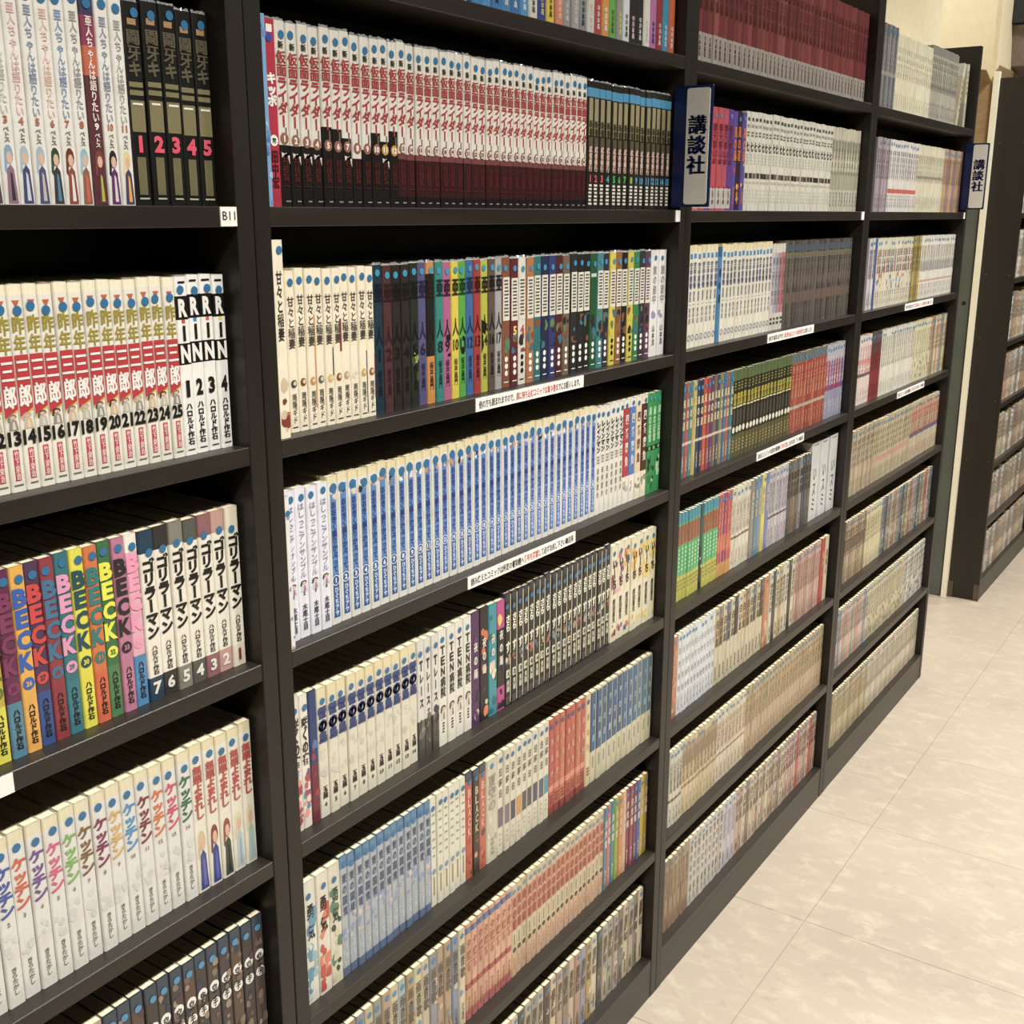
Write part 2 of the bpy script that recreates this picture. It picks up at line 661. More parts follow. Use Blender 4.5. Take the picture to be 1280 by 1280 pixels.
def stuff_add(V, F, C, mi, x, y, z, rot=0.0, lean=0.0):
    S = STUFF
    b = len(S['v'])
    cl, sl = math.cos(lean), math.sin(lean)
    for p in V:
        px, pz = p[0] * cl + p[2] * sl, -p[0] * sl + p[2] * cl
        S['v'].append((x + px, y + p[1], z + pz))
    for q in F:
        S['f'].append(tuple(b + k for k in q))
    S['c'] += C
    S['m'] += [mi] * len(F)


ORD = ['first', 'second', 'third', 'fourth', 'fifth', 'sixth', 'seventh', 'eighth', 'ninth', 'tenth', 'eleventh', 'twelfth',
       'thirteenth', 'fourteenth', 'fifteenth', 'sixteenth', 'seventeenth', 'eighteenth', 'nineteenth', 'twentieth']


def ordw(k):
    if k <= 20:
        return ORD[k - 1]
    if k == 30:
        return 'thirtieth'
    return ('twenty-' if k < 30 else 'thirty-') + ORD[k % 10 - 1]


def place_book(d, x, y, z, w, h, label, group, rg, film=False):
    e = empty('manga_book', (x, y, z))
    tag(e, label, 'book', group)
    cover = bpy.data.objects.new('cover', cover_mesh(w, h, d))
    COL.objects.link(cover)
    cover.parent = e
    o = bpy.data.objects.new('page_block', pages_mesh(w, h))
    COL.objects.link(o)
    o.parent = e
    parts = {}
    for name, fn in d.els:
        F = parts.setdefault(name, Flat())
        fn(F, w, h, rg)
    for name, F in parts.items():
        if F.f:
            me = flat_mesh(name.split('#')[0], F, M['book'])
            o = bpy.data.objects.new(name.split('#')[0], me)
            COL.objects.link(o)
            o.parent = cover
    if film:
        n = 6
        vs, fs = [], []
        for q in range(n + 1):
            xx = -w * .48 + w * .96 * q / n
            yy = .0006 + rg.uniform(-.0004, .0012)
            vs += [(xx, yy, h - .0004), (xx, yy + rg.uniform(.0, .0022), h + rg.uniform(.0016, .0034))]
        fs = [(2 * q, 2 * q + 2, 2 * q + 3, 2 * q + 1) for q in range(n)]
        me = bpy.data.meshes.new('film_edge')
        me.from_pydata(vs, [], fs)
        me.materials.append(M['film'])
        o = bpy.data.objects.new('film_edge', me)
        COL.objects.link(o)
        o.parent = cover
    return e


def stuff_book(d, x, y, z, w, h, rg, lean=0.0, depth=BD):
    V, F, C = cover_geo(w, h, depth, d, True)
    stuff_add(V, F, C, 0, x, y, z, lean=lean)
    V, F = page_geo(w, h, depth)
    stuff_add(V, F, [WH] * len(F), 1, x, y, z, lean=lean)
    for name, fn in d.els:
        L = Flat()
        fn(L, w, h, rg)
        stuff_add(L.v, L.f, L.c, 0, x, y, z, lean=lean)


# ------------------------------------------------------------------ series
S = {}      # name -> (design(i, n, rg), label(i, n) or None, group)


def series(name, design, label=None, group=None):
    S[name] = (design, label, group)


def run_label(desc):
    return lambda i, n: '%s, %s from left of its run' % (desc, ordw(i + 1))


NW = ['zero', 'one', 'two', 'three', 'four', 'five', 'six', 'seven', 'eight', 'nine', 'ten', 'eleven', 'twelve', 'thirteen', 'fourteen', 'fifteen',
      'sixteen', 'seventeen', 'eighteen', 'nineteen', 'twenty', 'twenty-one', 'twenty-two', 'twenty-three', 'twenty-four', 'twenty-five']


def num_label(desc, nums):
    return lambda i, n: '%s, volume %s' % (desc, NW[int(nums[i])])


# --- A1
tints = ['#b9b6ae', '#b9c2b2', '#d9b3b0', '#8693ad', '#dcb9a8', '#7f97b8', '#9c9a98', '#e3d3c4', '#8a8fa6', '#a3a59b']


def dA1w(i, n, rg):
    v = i + 2
    a = figure(.73, .995, *[('#3d3b45', '#54454a', '#8a5a62'), ('#7f9fb8', '#8d6a78', '#35303f'), ('#9fb4c0', '#3c456e', '#c9cdd4'), ('#9fb0bf', '#4a4f74', '#c4b0a8'),
                             ('#2f4a32', '#3b3a34', '#4b7ea2'), ('#6a2f20', '#8a452c', '#e2dfd8'), ('#8fb5c4', '#8a5a42', '#c9563f'), ('#7a3c30', '#5a2c33', '#aeb23a'),
                             ('#2a2230', '#5d2a63', '#d8cfc6'), ('#dccb94', '#4b3d5b', '#e2a63c')][i])
    if v == 9:
        return D('#5a2c33', [(0, .1, '#3d3550'), (.1, .24, '#86324f'), (.24, .38, '#bb5a3a')],
                 [dot(.05), tit('亜人ちゃんは語りたい', .1, .6, hx('#e3d5cb'), .5), num('9', .62, .035, WH, .4), tit('ペトス', .65, .72, WH, .4), a])
    return D('#dfdcd4', [], [dot(.05), tit('亜人ちゃんは語りたい', .1, .6, hx(tints[i]), .55, .02), num(str(v), .62, .035, hx('#a9694f'), .4),
                             tit('ペトス', .65, .72, hx('#77736d'), .4), a])


series('A1w', dA1w, lambda i, n: ('dark maroon paperback among white ones, on the top-left shelf' if i == 7 else
                                  'white paperback with pale title and bottom figures, volume %s, top-left shelf' % NW[i + 2]),
       'white paperbacks on the top-left shelf')


def dA1g(i, n, rg):
    g = hx('#7b7350')
    return D('#12110d', [], [dot(.06, .05), rct(-.25, .25, .08, .11, hx('#a07d58'), 'paper_label'), tit('闘牙キ', .13, .36, hx('#5b5440'), .8, .04),
                             rct(-.40, .40, .385, .41, g, 'gold_bar#1'), rct(-.40, .40, .425, .45, g, 'gold_bar#2'), rct(-.40, .40, .475, .63, g, 'gold_panel#1'),
                             lines(.487, .505, 1, WH), num(str(i + 1), .69, .085, hx('#d9415c'), .85, .05), rct(-.25, .25, .755, .945, hx('#6c6546'), 'gold_panel#2'),
                             lines(.96, .975, 1, hx('#b9b29d'))])


series('A1g', dA1g, lambda i, n: 'black and gold paperback with a pink figure %s, above the B11 tag' % NW[i + 1],
       'black and gold paperbacks above the B11 tag')


# --- A2
def dA2r(i, n, rg):
    v = i + 12
    red = hx('#b3202a')

    def slant(F, w, h, rg_):
        q = .46 * w
        F.poly([(-q, h * .365), (q, h * .405), (q, h * .665), (-q, h * .665)], red, -.0002)

    def slant2(F, w, h, rg_):
        q = .46 * w
        F.poly([(-q, h * .355), (q, h * .395), (q, h * .405), (-q, h * .365)], hx('#c8b12e'), -.0002)

    def tri(F, w, h, rg_):
        F.poly([(-.25 * w, h * .925), (.25 * w, h * .925), (0, h * .885)], hx('#b65a33'), -.0002)
    return D('#dfdacb', [(.0, .05, '#e9e0c4')],
             [('title_block', slant), ('yellow_edge', slant2), ('orange_triangle', tri), dot(.115), tit('昨年', .145, .33, hx('#9a8a2c'), .85, .05), tit('三郎', .345, .595, WH, .88, .06, name='title_lettering#2'),
              figure(.615, .695, ['#3a342e', '#77746c', '#a8a294', '#57524a'][i % 4], ['#b9b3a2', '#8d8a80', '#c9b08a'][i % 3], '#d0c9b8'),
              num(str(v), .735, .075, K, .9, .05), rct(-.2, .2, .79, .945, hx('#bb3038')), tit('竹下栄治', .795, .94, hx('#e8d3cd'), .3),
              lines(.962, .975, 1, hx('#77736b'))])


series('A2r', dA2r, num_label('white paperback with red title block and black figures', [str(k) for k in range(12, 26)]),
       'red-titled numbered paperbacks on the second left shelf')


def dA2n(i, n, rg):
    dots = ['#c2302c', '#2f7fc0', '#d8423c', '#e0d24e']
    return D('#e8e6df', [(.105, .235, '#121110'), (.365, .485, '#121110')],
             [lines(.025, .045, 1, K), dot(.075), num('R', .17, .10, WH, .7, .05, 'title_letter#1'), num('l', .31, .085, K, .22, .07, 'title_letter#2'),
              rct(-.14, .14, .235, .255, hx(dots[i]), 'colour_panel'), num('N', .425, .10, WH, .8, .05, 'title_letter#3'),
              num(str(i + 1), .62, .095, K, .55, .05), tit('ハロルド作石', .70, .94, K, .55, .04, name='author_lettering'),
              lines(.965, .978, 1, hx('#5a5752'))])


series('A2n', dA2n, num_label('white paperback with black and white RiN lettering', '1234'), 'RiN lettered paperbacks on the second left shelf')

# --- A3
BECK = [('#b9a53a', '#5f6f2a', '#d3cf3f'), ('#5f2548', '#7a2f55', '#4b7f96'), ('#dba23a', '#1f55a8', '#dca040'), ('#4b3350', '#c2332b', '#2d4a86'),
        ('#8a3038', '#3a6a8c', '#8a2c34'), ('#2d6c74', '#d98fb0', '#2f7380'), ('#d9d13c', '#1d4a52', '#d8d23c'), ('#c96a2c', '#2f7470', '#cc5a2c'),
        ('#3a6a3e', '#dede3a', '#4a7a4c'), ('#b5718b', '#2b2624', '#b5718b'), ('#d8a3b0', '#e58fae', '#3f7fae')]


def dA3b(i, n, rg):
    a, b, c = [hx(q) for q in BECK[i]]
    return D(BECK[i][0], [(.70, 1, BECK[i][2])] + ([(0, .1, '#e3dfd3')] if i == 10 else []),
             [dot(.065), num('B', .165, .100, b, .98, .05, 'title_letter#0'), num('E', .275, .100, b, .98, .05, 'title_letter#1'),
              num('C', .39, .100, b, .98, .05, 'title_letter#2'), num('K', .505, .100, b, .98, .05, 'title_letter#3'),
              disc(.625, .0055, b), num(str(24 + i), .625, .03, a, .4), tit('ハロルド作石', .735, .955, K, .5, .04, name='author_lettering')],
             side=a)


BN = ['olive and yellow', 'purple and teal', 'orange paperback with blue', 'dark violet paperback with red', 'dark red paperback with blue', 'teal paperback with pink',
      'bright yellow paperback with dark teal', 'orange paperback with teal', 'green paperback with yellow', 'dusty pink paperback with black', 'pale pink and blue paperback with pink']
series('A3b', dA3b, lambda i, n: ('%s BECK lettering on the third left shelf' % (BN[i] if 'paperback' in BN[i] else BN[i] + ' paperback with')),
       'BECK lettered paperbacks on the third left shelf')
GOR = ['#1d3b50', '#2f2f2b', '#7f7b6f', '#53544d', '#8a5a5c', '#b98f83', '#d9cfb8']


def dA3g(i, n, rg):
    v = 7 - i
    return D('#e2dccb', [(0, .13, GOR[i]), (.86, 1, GOR[i])],
             [dot(.125), tit('ゴリラーマン', .165, .63, K, .85, .06), tit('ハロルド作石', .67, .845, hx('#3a3733'), .42, .03, name='author_lettering'),
              num(str(v), .925, .075, hx('#7d2a24') if v == 1 else hx('#ded9cc'), .6, .04)])


series('A3g', dA3g, num_label('cream paperback with thick black katakana title', '7654321'), 'black katakana titled paperbacks on the third left shelf')

# --- A4
KET = ['#8a8a8a', '#3a4f9a', '#c2553a', '#6a4a86', '#c8507a', '#79a855', '#7a5a33', '#7a2a4c', '#c9a25a', '#3f86b8', '#7a2c30', '#c8662f', '#c23f58', '#2f6a4f']
KN = ['grey', 'blue', 'red-orange', 'purple', 'pink', 'light green', 'brown', 'plum', 'ochre', 'sky blue', 'dark red', 'orange', 'rose', 'dark green']


def dA4k(i, n, rg):
    return D('#d6d3cb', [(0, .07, '#d9cfae')],
             [dot(.10), tit('ケッチン', .155, .46, hx(KET[i]), .95, .05), num(str(i + 1), .50, .025, hx('#8b8780'), .3),
              art(.55, .74, ['#cfccc6', '#c8c6c4'], 4, .35), tit('きらたかし', .76, .93, hx('#77736e'), .38, .02, name='author_lettering')])


series('A4k', dA4k, lambda i, n: 'white paperback with %s katakana title on the fourth left shelf' % KN[i], 'white paperbacks with coloured katakana titles')


def dA4r(i, n, rg):
    return D('#dbd5c4', [(0, .06, '#d9cda8')],
             [dot(.10), tit('無題よまれし', .14, .5, hx('#b0453c'), .75, .05),
              figure(.58, .985, *[('#c9b48a', '#3a4484', '#5a64a0'), ('#7a3f2a', '#2c3c86', '#4a5a9c'), ('#8a4a30', '#3a4a34', '#22252c'), ('#d3cba4', '#aebfc0', '#8ba3b8'),
                                  ('#d3cba4', '#a9bfae', '#9fb7c4')][i])])


series('A4r', dA4r, run_label('cream paperback with red hiragana title'), 'red titled cream paperbacks on the fourth left shelf')


def dA5d(i, n, rg):
    b = ['#4a3f38', '#3d3a3c', '#554234', '#3a3433'][i % 4]
    return D(b, [(0, .1, '#35404d')], [dot(.09, c=hx('#3f86b0')), art(.1, .95, ['#6b5a4e', '#2d3340', '#7d6a58', '#503038', '#94816c'], 14, .4),
                                       disc(.30, .006, WH), disc(.43, .006, WH), tit('空手', .27, .47, K, .45, .03)])


series('A5d', dA5d, run_label('dark photo-covered paperback on the lowest visible left shelf'), 'dark paperbacks on the lowest visible left shelf')

# --- B1
series('B1b', lambda i, n, rg: D('#6f9cc4', [], [art(0, 1, ['#3f6fa8', '#8fb5d4', '#5a86b8'], 9, .6)], h=.168),
       lambda i, n: 'thin light blue booklet left of the red paperback', None)
series('B1k', lambda i, n, rg: D('#a81230', [], [dot(.09, c=hx('#223f9a')), rct(-.25, .25, .03, .07, WH), tit('キッポ', .28, .46, WH, .8, .06),
                                                disc(.64, .0052, WH), tit('完', .625, .655, K, .35), tit('田中宏', .69, .90, hx('#4a0a14'), .6, .04, name='author_lettering')], h=.167),
       lambda i, n: 'bright red paperback with white katakana at the start of its shelf', None)


def dB1r(i, n, rg):
    v = i + 1
    red = hx('#9c2726')
    els = [dot(.065), tit('新', .105, .145, hx('#3a3a30'), .5, .05), tit('仮面ライダー', .155, .565, red, .92, .04), rct(.12, .26, .565, .62, hx('#6d5c50'), 'small_print')]
    if v <= 12:
        top = [.66, .66, .66, .66, .545, .55, .60, .71, .655, .55, .60, .53][i]
        bands = [(top, 1, '#14100e')]
        els += [disc(.625 + .006 * min(i, 4), .0056, hx('#8d5a48' if v < 11 else '#b88a34')), num(str(v), .625 + .006 * min(i, 4), .036, WH, .55)]
        if v in (1, 2, 3, 4, 7, 11):
            els.append(('cover_art', lambda F, w, h, rg_: F.poly([(-.35 * w, h * .30), (.42 * w, h * .285), (.42 * w, h * .235), (.1 * w, h * .30), (-.3 * w, h * .27)], hx('#cfc6ba'), -.00035)))
        els.append(tit('村枝賢一', .72, .91, hx('#4c1712'), .6, .04, name='author_lettering'))
    else:
        bands = [(.665, .70, '#6d3a3a'), (.70, .93, '#33100f'), (.93, 1, '#171010')]
        els += [disc(.635, .0056, hx('#7a3028')), disc(.635, .0045, hx('#c9c2b6'), .06, y=-.0004), num(str(v), .635, .026, hx('#6a2a24'), .45),
                tit('村枝賢一', .72, .91, hx('#54191a'), .6, .04, name='author_lettering')]
    els.append(lines(.965, .98, 1, hx('#8d857a'), -.1, .4))
    return D('#d3cec2', bands, els, h=.167)


series('B1r', dB1r, lambda i, n: ('white paperback with red title over black base, volume %s' % NW[i + 1] if i < 12 else
                                  'white paperback with red title over maroon base, %s from left of thirty-nine' % ordw(i + 1)),
       'red titled paperbacks on the eye-level shelf')


def dB1g(i, n, rg):
    nc = ['#c2384a', '#c2384a', '#c8484a', '#3f9a94', '#46a04e', '#46a04e', '#57a84a', '#93a83f', '#3f8fb8', '#3f86c0', '#3f8fb8', '#4a90b4', '#3f8fb8', '#3f9ac0', '#3f9ac0'][i]
    return D('#1f1b14', [(.05, .12, '#3d84a8')], [rct(-.34, .30, .13, .42, hx('#8c835f')), tit('新書', .30, .42, hx('#3a3420'), .6), rct(-.3, .35, .43, .5, hx('#514935')),
                                                 tit('武者修行', .50, .70, hx('#d8b4a0'), .55, .06), num(str(i + 1), .755, .06, hx(nc), .62, .05),
                                                 lines(.80, .975, 6, hx('#d4cfc0'), -.3, .3, .6, 'author_lettering')], h=.165)


series('B1g', dB1g, run_label('thin black and gold paperback beside the near blue sign'), 'black and gold paperbacks beside the near blue sign')

# --- B2
FOOD = ['#8c6a4a', '#4a4540', '#7a3a1f', '#b88a4a', '#5f625c', '#c9b06a', '#7a4a2a', '#b59a78', '#e3ddcb', '#c99a3f', '#8a5a3a', '#6a4a34']


def dB2i(i, n, rg, tall=False):
    els = [dot(.075), tit('甘々と稲妻', .155, .475, hx('#4a443a'), .78, .012), disc(.695, .0042, hx(FOOD[i % 12]), name='cover_art'), disc(.692, .0022, hx('#d9c7a4'), .1, 'food_highlight', -.0004),
           tit('雨隠ギド', .755, .945, hx('#4a453c'), .55, .01, name='author_lettering'), lines(.965, .978, 1, hx('#4a453c'))]
    if i in (3,):
        els.append(rct(.30, .46, .28, .87, hx('#c08a54'), 'cover_stripe'))
    if i in (5,):
        els.append(rct(.34, .46, .5, .68, hx('#2b241f'), 'cover_stripe'))
    if i in (6,):
        els.append(rct(.22, .46, .32, .53, hx('#8a2a22'), 'cover_stripe'))
    if i in (9,):
        els.append(rct(.36, .46, .55, .97, hx('#25304f'), 'cover_stripe'))
    if i in (10,):
        els.append(rct(.36, .46, .58, .88, hx('#7a2a22'), 'cover_stripe'))
    return D('#e6dcc2', [], els)


def dB2t(i, n, rg):
    return D('#e6dcc2', [], [dot(.06, .2), tit('甘々と稲妻', .15, .5, hx('#2c2822'), .6, .02),
                             art(.68, .99, ['#b5643a', '#7a3324', '#d8a06a', '#c9b59a'], 7, .5)], h=.190)


series('B2t', dB2t, lambda i, n: 'tall cream book standing above its neighbours at the shelf start', None)
series('B2i', dB2i, run_label('cream paperback with small food picture'), 'cream paperbacks with food pictures')
AJ = [('#16303f', '#0a1620'), ('#4a2a2a', '#2c1615'), ('#26231e', '#110f0d'), ('#2a2321', '#15110f'), ('#232a22', '#0f120e'), ('#4f4b74', '#23203a'), ('#c07f38', '#2a1c10'), ('#2f7d74', '#12302c'), ('#a5557d', '#33152a'),
      ('#cdb93e', '#2a2410'), ('#4f9a3a', '#173312'), ('#2f5f94', '#152a44'), ('#9a2a24', '#3a0f0d'), ('#a9ad3c', '#1a1a10'), ('#5a4a42', '#1c1613'), ('#9c9a98', '#1e1c1b')]
AJN = ['dark navy', 'dark brown', 'near-black', 'dark charcoal', 'black and olive', 'muted purple', 'orange and black', 'teal', 'mauve pink', 'yellow', 'green', 'steel blue', 'crimson', 'lime with black hair',
       'shadowy brown', 'light grey']
AJV = [1, 2, 3, 4, 5, 6, 7, 8, 9, 10, 11, 12, 13, 14, 16, 17]


def dB2a(i, n, rg):
    b, k = AJ[i]
    k = hx(k)
    els = [dot(.06, c=hx('#2f86a8')), tit('亜', .11, .25, k, .9, .04), tit('人', .40, .54, k, .9, .02), num(str(AJV[i]), .60, .085, k, .7, .02),
           tit('桜井画門', .70, .90, k, .5, .02, name='author_lettering')]
    bands = []
    if i == 6:
        bands = [(.08, .66, '#1d1a18')]
    if i == 4:
        els += [art(.5, .9, ['#7a8a3a', '#3c4a24', '#9fae4a'], 4, .4)]
    if i == 13:
        els += [('cover_art', lambda F, w, h, rg_: F.poly([(-.44 * w, h * .56), (.4 * w, h * .52), (.1 * w, h * .44), (-.3 * w, h * .46), (-.1 * w, h * .36), (-.44 * w, h * .3)], K, -.00022))]
    if i in (8, 10):
        els += [art(.52, .68, ['#1a1715'], 3, .4)]
    return D(b, bands, els)


series('B2a', dB2a, lambda i, n: '%s two-character-title paperback on the second full shelf' % AJN[i], 'two-character-title paperbacks in many colours')
MID = ['#7a4a30', '#5a1f24', '#cfcbc0', '#a5683c', '#2a6a6c', '#232a44', '#2f3468', '#4a1d1c', '#6d5a4a', '#2c2b29', '#232322', '#1f211f', '#23502f', '#3f7a80', '#2b2d38', '#c9b93c', '#8a5a33', '#1f1d1f',
       '#c4b440', '#2f7a44', '#33323a', '#5a3a50']
MIDN = ['brown', 'maroon', 'white', 'tan orange', 'teal', 'navy', 'indigo', 'deep maroon', 'taupe', 'charcoal', 'black', 'greenish black', 'dark green', 'grey teal', 'slate', 'yellow', 'ochre brown', 'inky black',
        'mustard', 'leaf green', 'dark grey', 'plum']


def dB2m(i, n, rg):
    b = MID[i]
    light = i in (2, 15, 18)
    a = K if light else WH
    bx = hx('#d5d0c2')
    els = [dot(.08, c=hx('#3182aa'))]
    if i != 12:
        els += [rct(-.42, .42, .15, .48, bx), lines(.17, .46, 11, hx('#55514a'), -.3, .3, .45, 'title_lettering')]
    else:
        els += [rct(-.42, .42, .17, .2, hx('#b9c7c2'))]
    els += [art(.5, .74, ['#3c6a7c', '#7a4a34', '#2b2a2a', '#5c7a4c', b], 5, .45)]
    if i == 1:
        els.append(num('5', .56, .07, hx('#e0c35a'), .6))
    if i == 2:
        els.append(num('4', .56, .07, hx('#b0403c'), .6))
    for q in range(3):
        els.append(disc(.78 + .055 * q, .0035, a, name='author_lettering'))
    els.append(lines(.955, .97, 1, a))
    return D(b, [], els)


series('B2m', dB2m, lambda i, n: '%s paperback with white title box, %s from left of twenty-two' % (MIDN[i], ordw(i + 1)), 'white-boxed paperbacks on the second full shelf')
series('B2w', lambda i, n, rg: D('#dcdad6', [], [dot(.08), tit('旅の途中', .14, .5, hx('#8d8a88'), .5, .02), art(.56, .64, ['#b06a60', '#8a8fa6'], 2, .3), tit('山本涼', .7, .9, hx('#6c6966'), .4, .02, name='author_lettering')]),
       lambda i, n: 'white paperback at the shelf end, %s one' % ('left' if i == 0 else 'rightmost'), 'white paperbacks ending the second full shelf')

# --- B3
series('B3s', lambda i, n, rg: D('#dcd9d6', [], [art(0, 1, ['#c4c2c8', '#b08a80', '#8d90a0'], 6, .5), dot(.1)]), lambda i, n: 'thin white booklet at the start of the blue run shelf', None)


def dB3a(i, n, rg):
    return D('#dcdce4', [], [dot(.06), tit('はしっこアンサンブル', .10, .60, hx('#7f83a0'), .62, .01), figure(.615, .69, '#2a2528', '#c9c6d2', '#a86a68'), num(str(i + 1), .70, .025, K, .25),
                             tit('木尾士目', .77, .95, hx('#4a4c60'), .5, .03, name='author_lettering')])


series('B3a', dB3a, run_label('bluish white paperback with a tiny face'), 'bluish white paperbacks on the third full shelf')
OO = ['#7d9cc6', '#86a0c8', '#7a98c8', '#6f90c6']


def dB3b(i, n, rg):
    fade = i / (n - 1)
    ub = [hx('#4a7cb4'), hx('#5079b8'), hx('#6285c6')][min(2, int(fade * 3))]
    lb = [hx('#11508f'), hx('#17559f'), hx('#2a62b4')][min(2, int(fade * 3))]
    v = i + 1
    return D('#d9d7cd', [(0, .05, '#dccfa6')],
             [rct(-.27, .33, .07, .66, ub), rct(-.27, .33, .66, .955, lb), dot(.085, .0, .0052), art(.10, .16, ['#cfc4b8', '#2b2b30', '#b98f7a', '#e0ddd6', '#7a7a86'], 4, .3),
              tit('おおきく振りかぶって', .17, .645, hx('#1d2f74'), .5, .04, u=.03), ring(.70, .006, hx('#dfe6ee')), num(str(v), .70, .035, hx('#e6ebf2'), .35),
              tit('ひぐちアサ', .745, .945, hx('#d3dfee'), .38, .03, u=.03, name='author_lettering')], h=.166)


series('B3b', dB3b, lambda i, n: 'blue-panelled paperback with white ring, %s from left of thirty-five' % ordw(i + 1), 'long run of blue-panelled paperbacks')


def dB3r(i, n, rg):
    return D('#dcd8cc', [], [dot(.07), tit('レインマン', .13, .42, K, .8, .06), tit('白井京介', .55, .85, hx('#6a655c'), .45, .03, name='author_lettering'), lines(.45, .53, 3, hx('#8a857c'))])


series('B3r', dB3r, run_label('white paperback with bold black katakana title'), 'white paperbacks right of the blue run')
series('B3c', lambda i, n, rg: D(['#e0dbce', '#dedacf', '#e0d6c0', '#d9d3b8'][i], [(.08, .74, ['#a8282c', '#3f74b0', '#d9c3a0', '#4a241f'][i])],
                                 [dot(.05), tit('四番勝負', .12, .66, hx('#e6dccd') if i != 2 else hx('#6a4030'), .55, .03), art(.78, .9, ['#8d8678', '#b5ab98'], 3, .35)]),
       lambda i, n: '%s-panelled white paperback near the end of the blue run shelf' % ['red', 'sky blue', 'beige', 'dark brown'][i], 'coloured-panel paperbacks near the shelf end')
series('B3g', lambda i, n, rg: D('#2f8a4c', [(.52, .57, '#16301c')], [dot(.06, c=hx('#2f8f9a')), tit('緑の記憶', .13, .48, hx('#b9dfb0'), .6, .03), num('SS', .545, .03, hx('#9fd08a'), .6),
                                                                     art(.62, .98, ['#1a2a1c', '#9fc9a0', '#1f6a38', '#c9bfa8'], 6, .45)]),
       run_label('bright green paperback at the shelf end'), 'bright green paperbacks')

# --- B4
series('B4c', lambda i, n, rg: (D('#dcd5c6', [], [dot(.1), tit('咲くの宿', .16, .52, hx('#2a1e1c'), .75, .05), art(.45, .97, ['#b5535a', '#d88f86', '#6a4a7c', '#4a86a0', '#d9c9c0', '#a33a4a'], 16, .45)]) if i < 2 else
                                D('#1d3566', [(.55, 1, '#6a2030')], [art(.3, .8, ['#2a4a86', '#4a6aa0', '#8a3040'], 6, .45)])),
       lambda i, n: ['white paperback with pink pictures at the left shelf start', 'white paperback with pink and purple pictures, second on its shelf', 'dark blue and red paperback beside the pink-pictured ones'][i],
       'colourful paperbacks starting the fourth full shelf')


def dB4k(i, n, rg):
    return D('#d2ccb8', [(0, .08, '#d8cba2')],
             [dot(.10), rct(-.36, .36, .145, .235, hx('#24386f')), tit('螢の島', .14, .42, hx('#2f4278'), .95, .08), rct(-.36, .36, .345, .42, hx('#4b527c'), 'lower_panel'),
              tit('の', .245, .335, hx('#24386f'), .9, .07), art(.47, .70, ['#c6c2b4', '#bdb9ac', '#c9c4b2'], 5, .4), tit('玉越', .755, .855, K, .5, .06, name='author_lettering'), num(str(i + 4), .90, .035, hx('#4a463e'), .5)], h=.155)


series('B4k', dB4k, run_label('cream paperback with big dark blue title'), 'cream paperbacks with dark blue titles')
series('B4t', lambda i, n, rg: D('#cfcbc0', [(.68, 1, '#4a443e')], [dot(.10), tit('Tレース', .16, .58, hx('#2a2724'), .6, .04), art(.6, .95, ['#2c2826', '#6a625a', '#8d857a', '#3c3a40'], 8, .45)], h=.155),
       run_label('grey-white paperback with dark bottom half'), 'dark bottomed paperbacks')
series('B4w', lambda i, n, rg: D('#d9d5c8', [], [dot(.08), tit('TEN病院', .13, .58, hx('#2a2724'), .6, .04), figure(.65, .78, '#3a2c26', '#d0cabc', '#8a7a6a'),
                                                 lines(.80, .9, 4, K, -.15, .15, .5, 'author_lettering')], h=.157),
       run_label('white paperback with black title and small portrait'), 'white paperbacks with small portraits')
B4P = [('#4a2352', ['#2a1430', '#c9b58a', '#5a2f62']), ('#201c1e', ['#c8612f', '#e07a3a', '#38302e', '#d9c08a']), ('#2f8a94', ['#c9a890', '#3a5a40', '#1f6670', '#e0d0b8']), ('#b03a7c', ['#1d1818', '#d9c060', '#251f22', '#2c2428'])]
series('B4p', lambda i, n, rg: D(B4P[i][0], [(.25, .78, '#1f1a1c')] if i == 3 else [], [art(.08, .98, B4P[i][1], 9, .45), tit('夜の踊', .25, .6, hx('#d9d0bd'), .45, .05)]),
       lambda i, n: '%s paperback between white and black runs on the fourth full shelf' % ['dark purple', 'black and orange', 'turquoise', 'magenta and black'][i], 'bright paperbacks between the white and black runs')


def dB4x(i, n, rg):
    return D('#1c1a18', [(0, .07, '#2d3036')],
             [rct(.34, .47, .02, .98, hx('#c9c2a6')), dot(.12, -.08), tit('さら', .19, .34, hx('#e6e0cc'), .74, .05, u=-.06), tit('す', .42, .53, hx('#ddd7c2'), .74, .05, u=-.06, name='title_lettering#2'),
              art(.54, .63, [['#5c7686', '#9a8470', '#c9b89c'], ['#a8604c', '#7a4a40', '#8a8070'], ['#6a7c86', '#4a5a66', '#9a9486']][i % 3], 5, .38),
              rct(-.34, .22, .68, .75, hx('#d3cdb8')), num(str(i + 1), .715, .04, K, .32), tit('鬼頭', .77, .88, hx('#cfc9b4'), .5, .05, u=-.06, name='author_lettering'), rct(-.42, .3, .92, .99, hx('#55504a'))], h=.163)


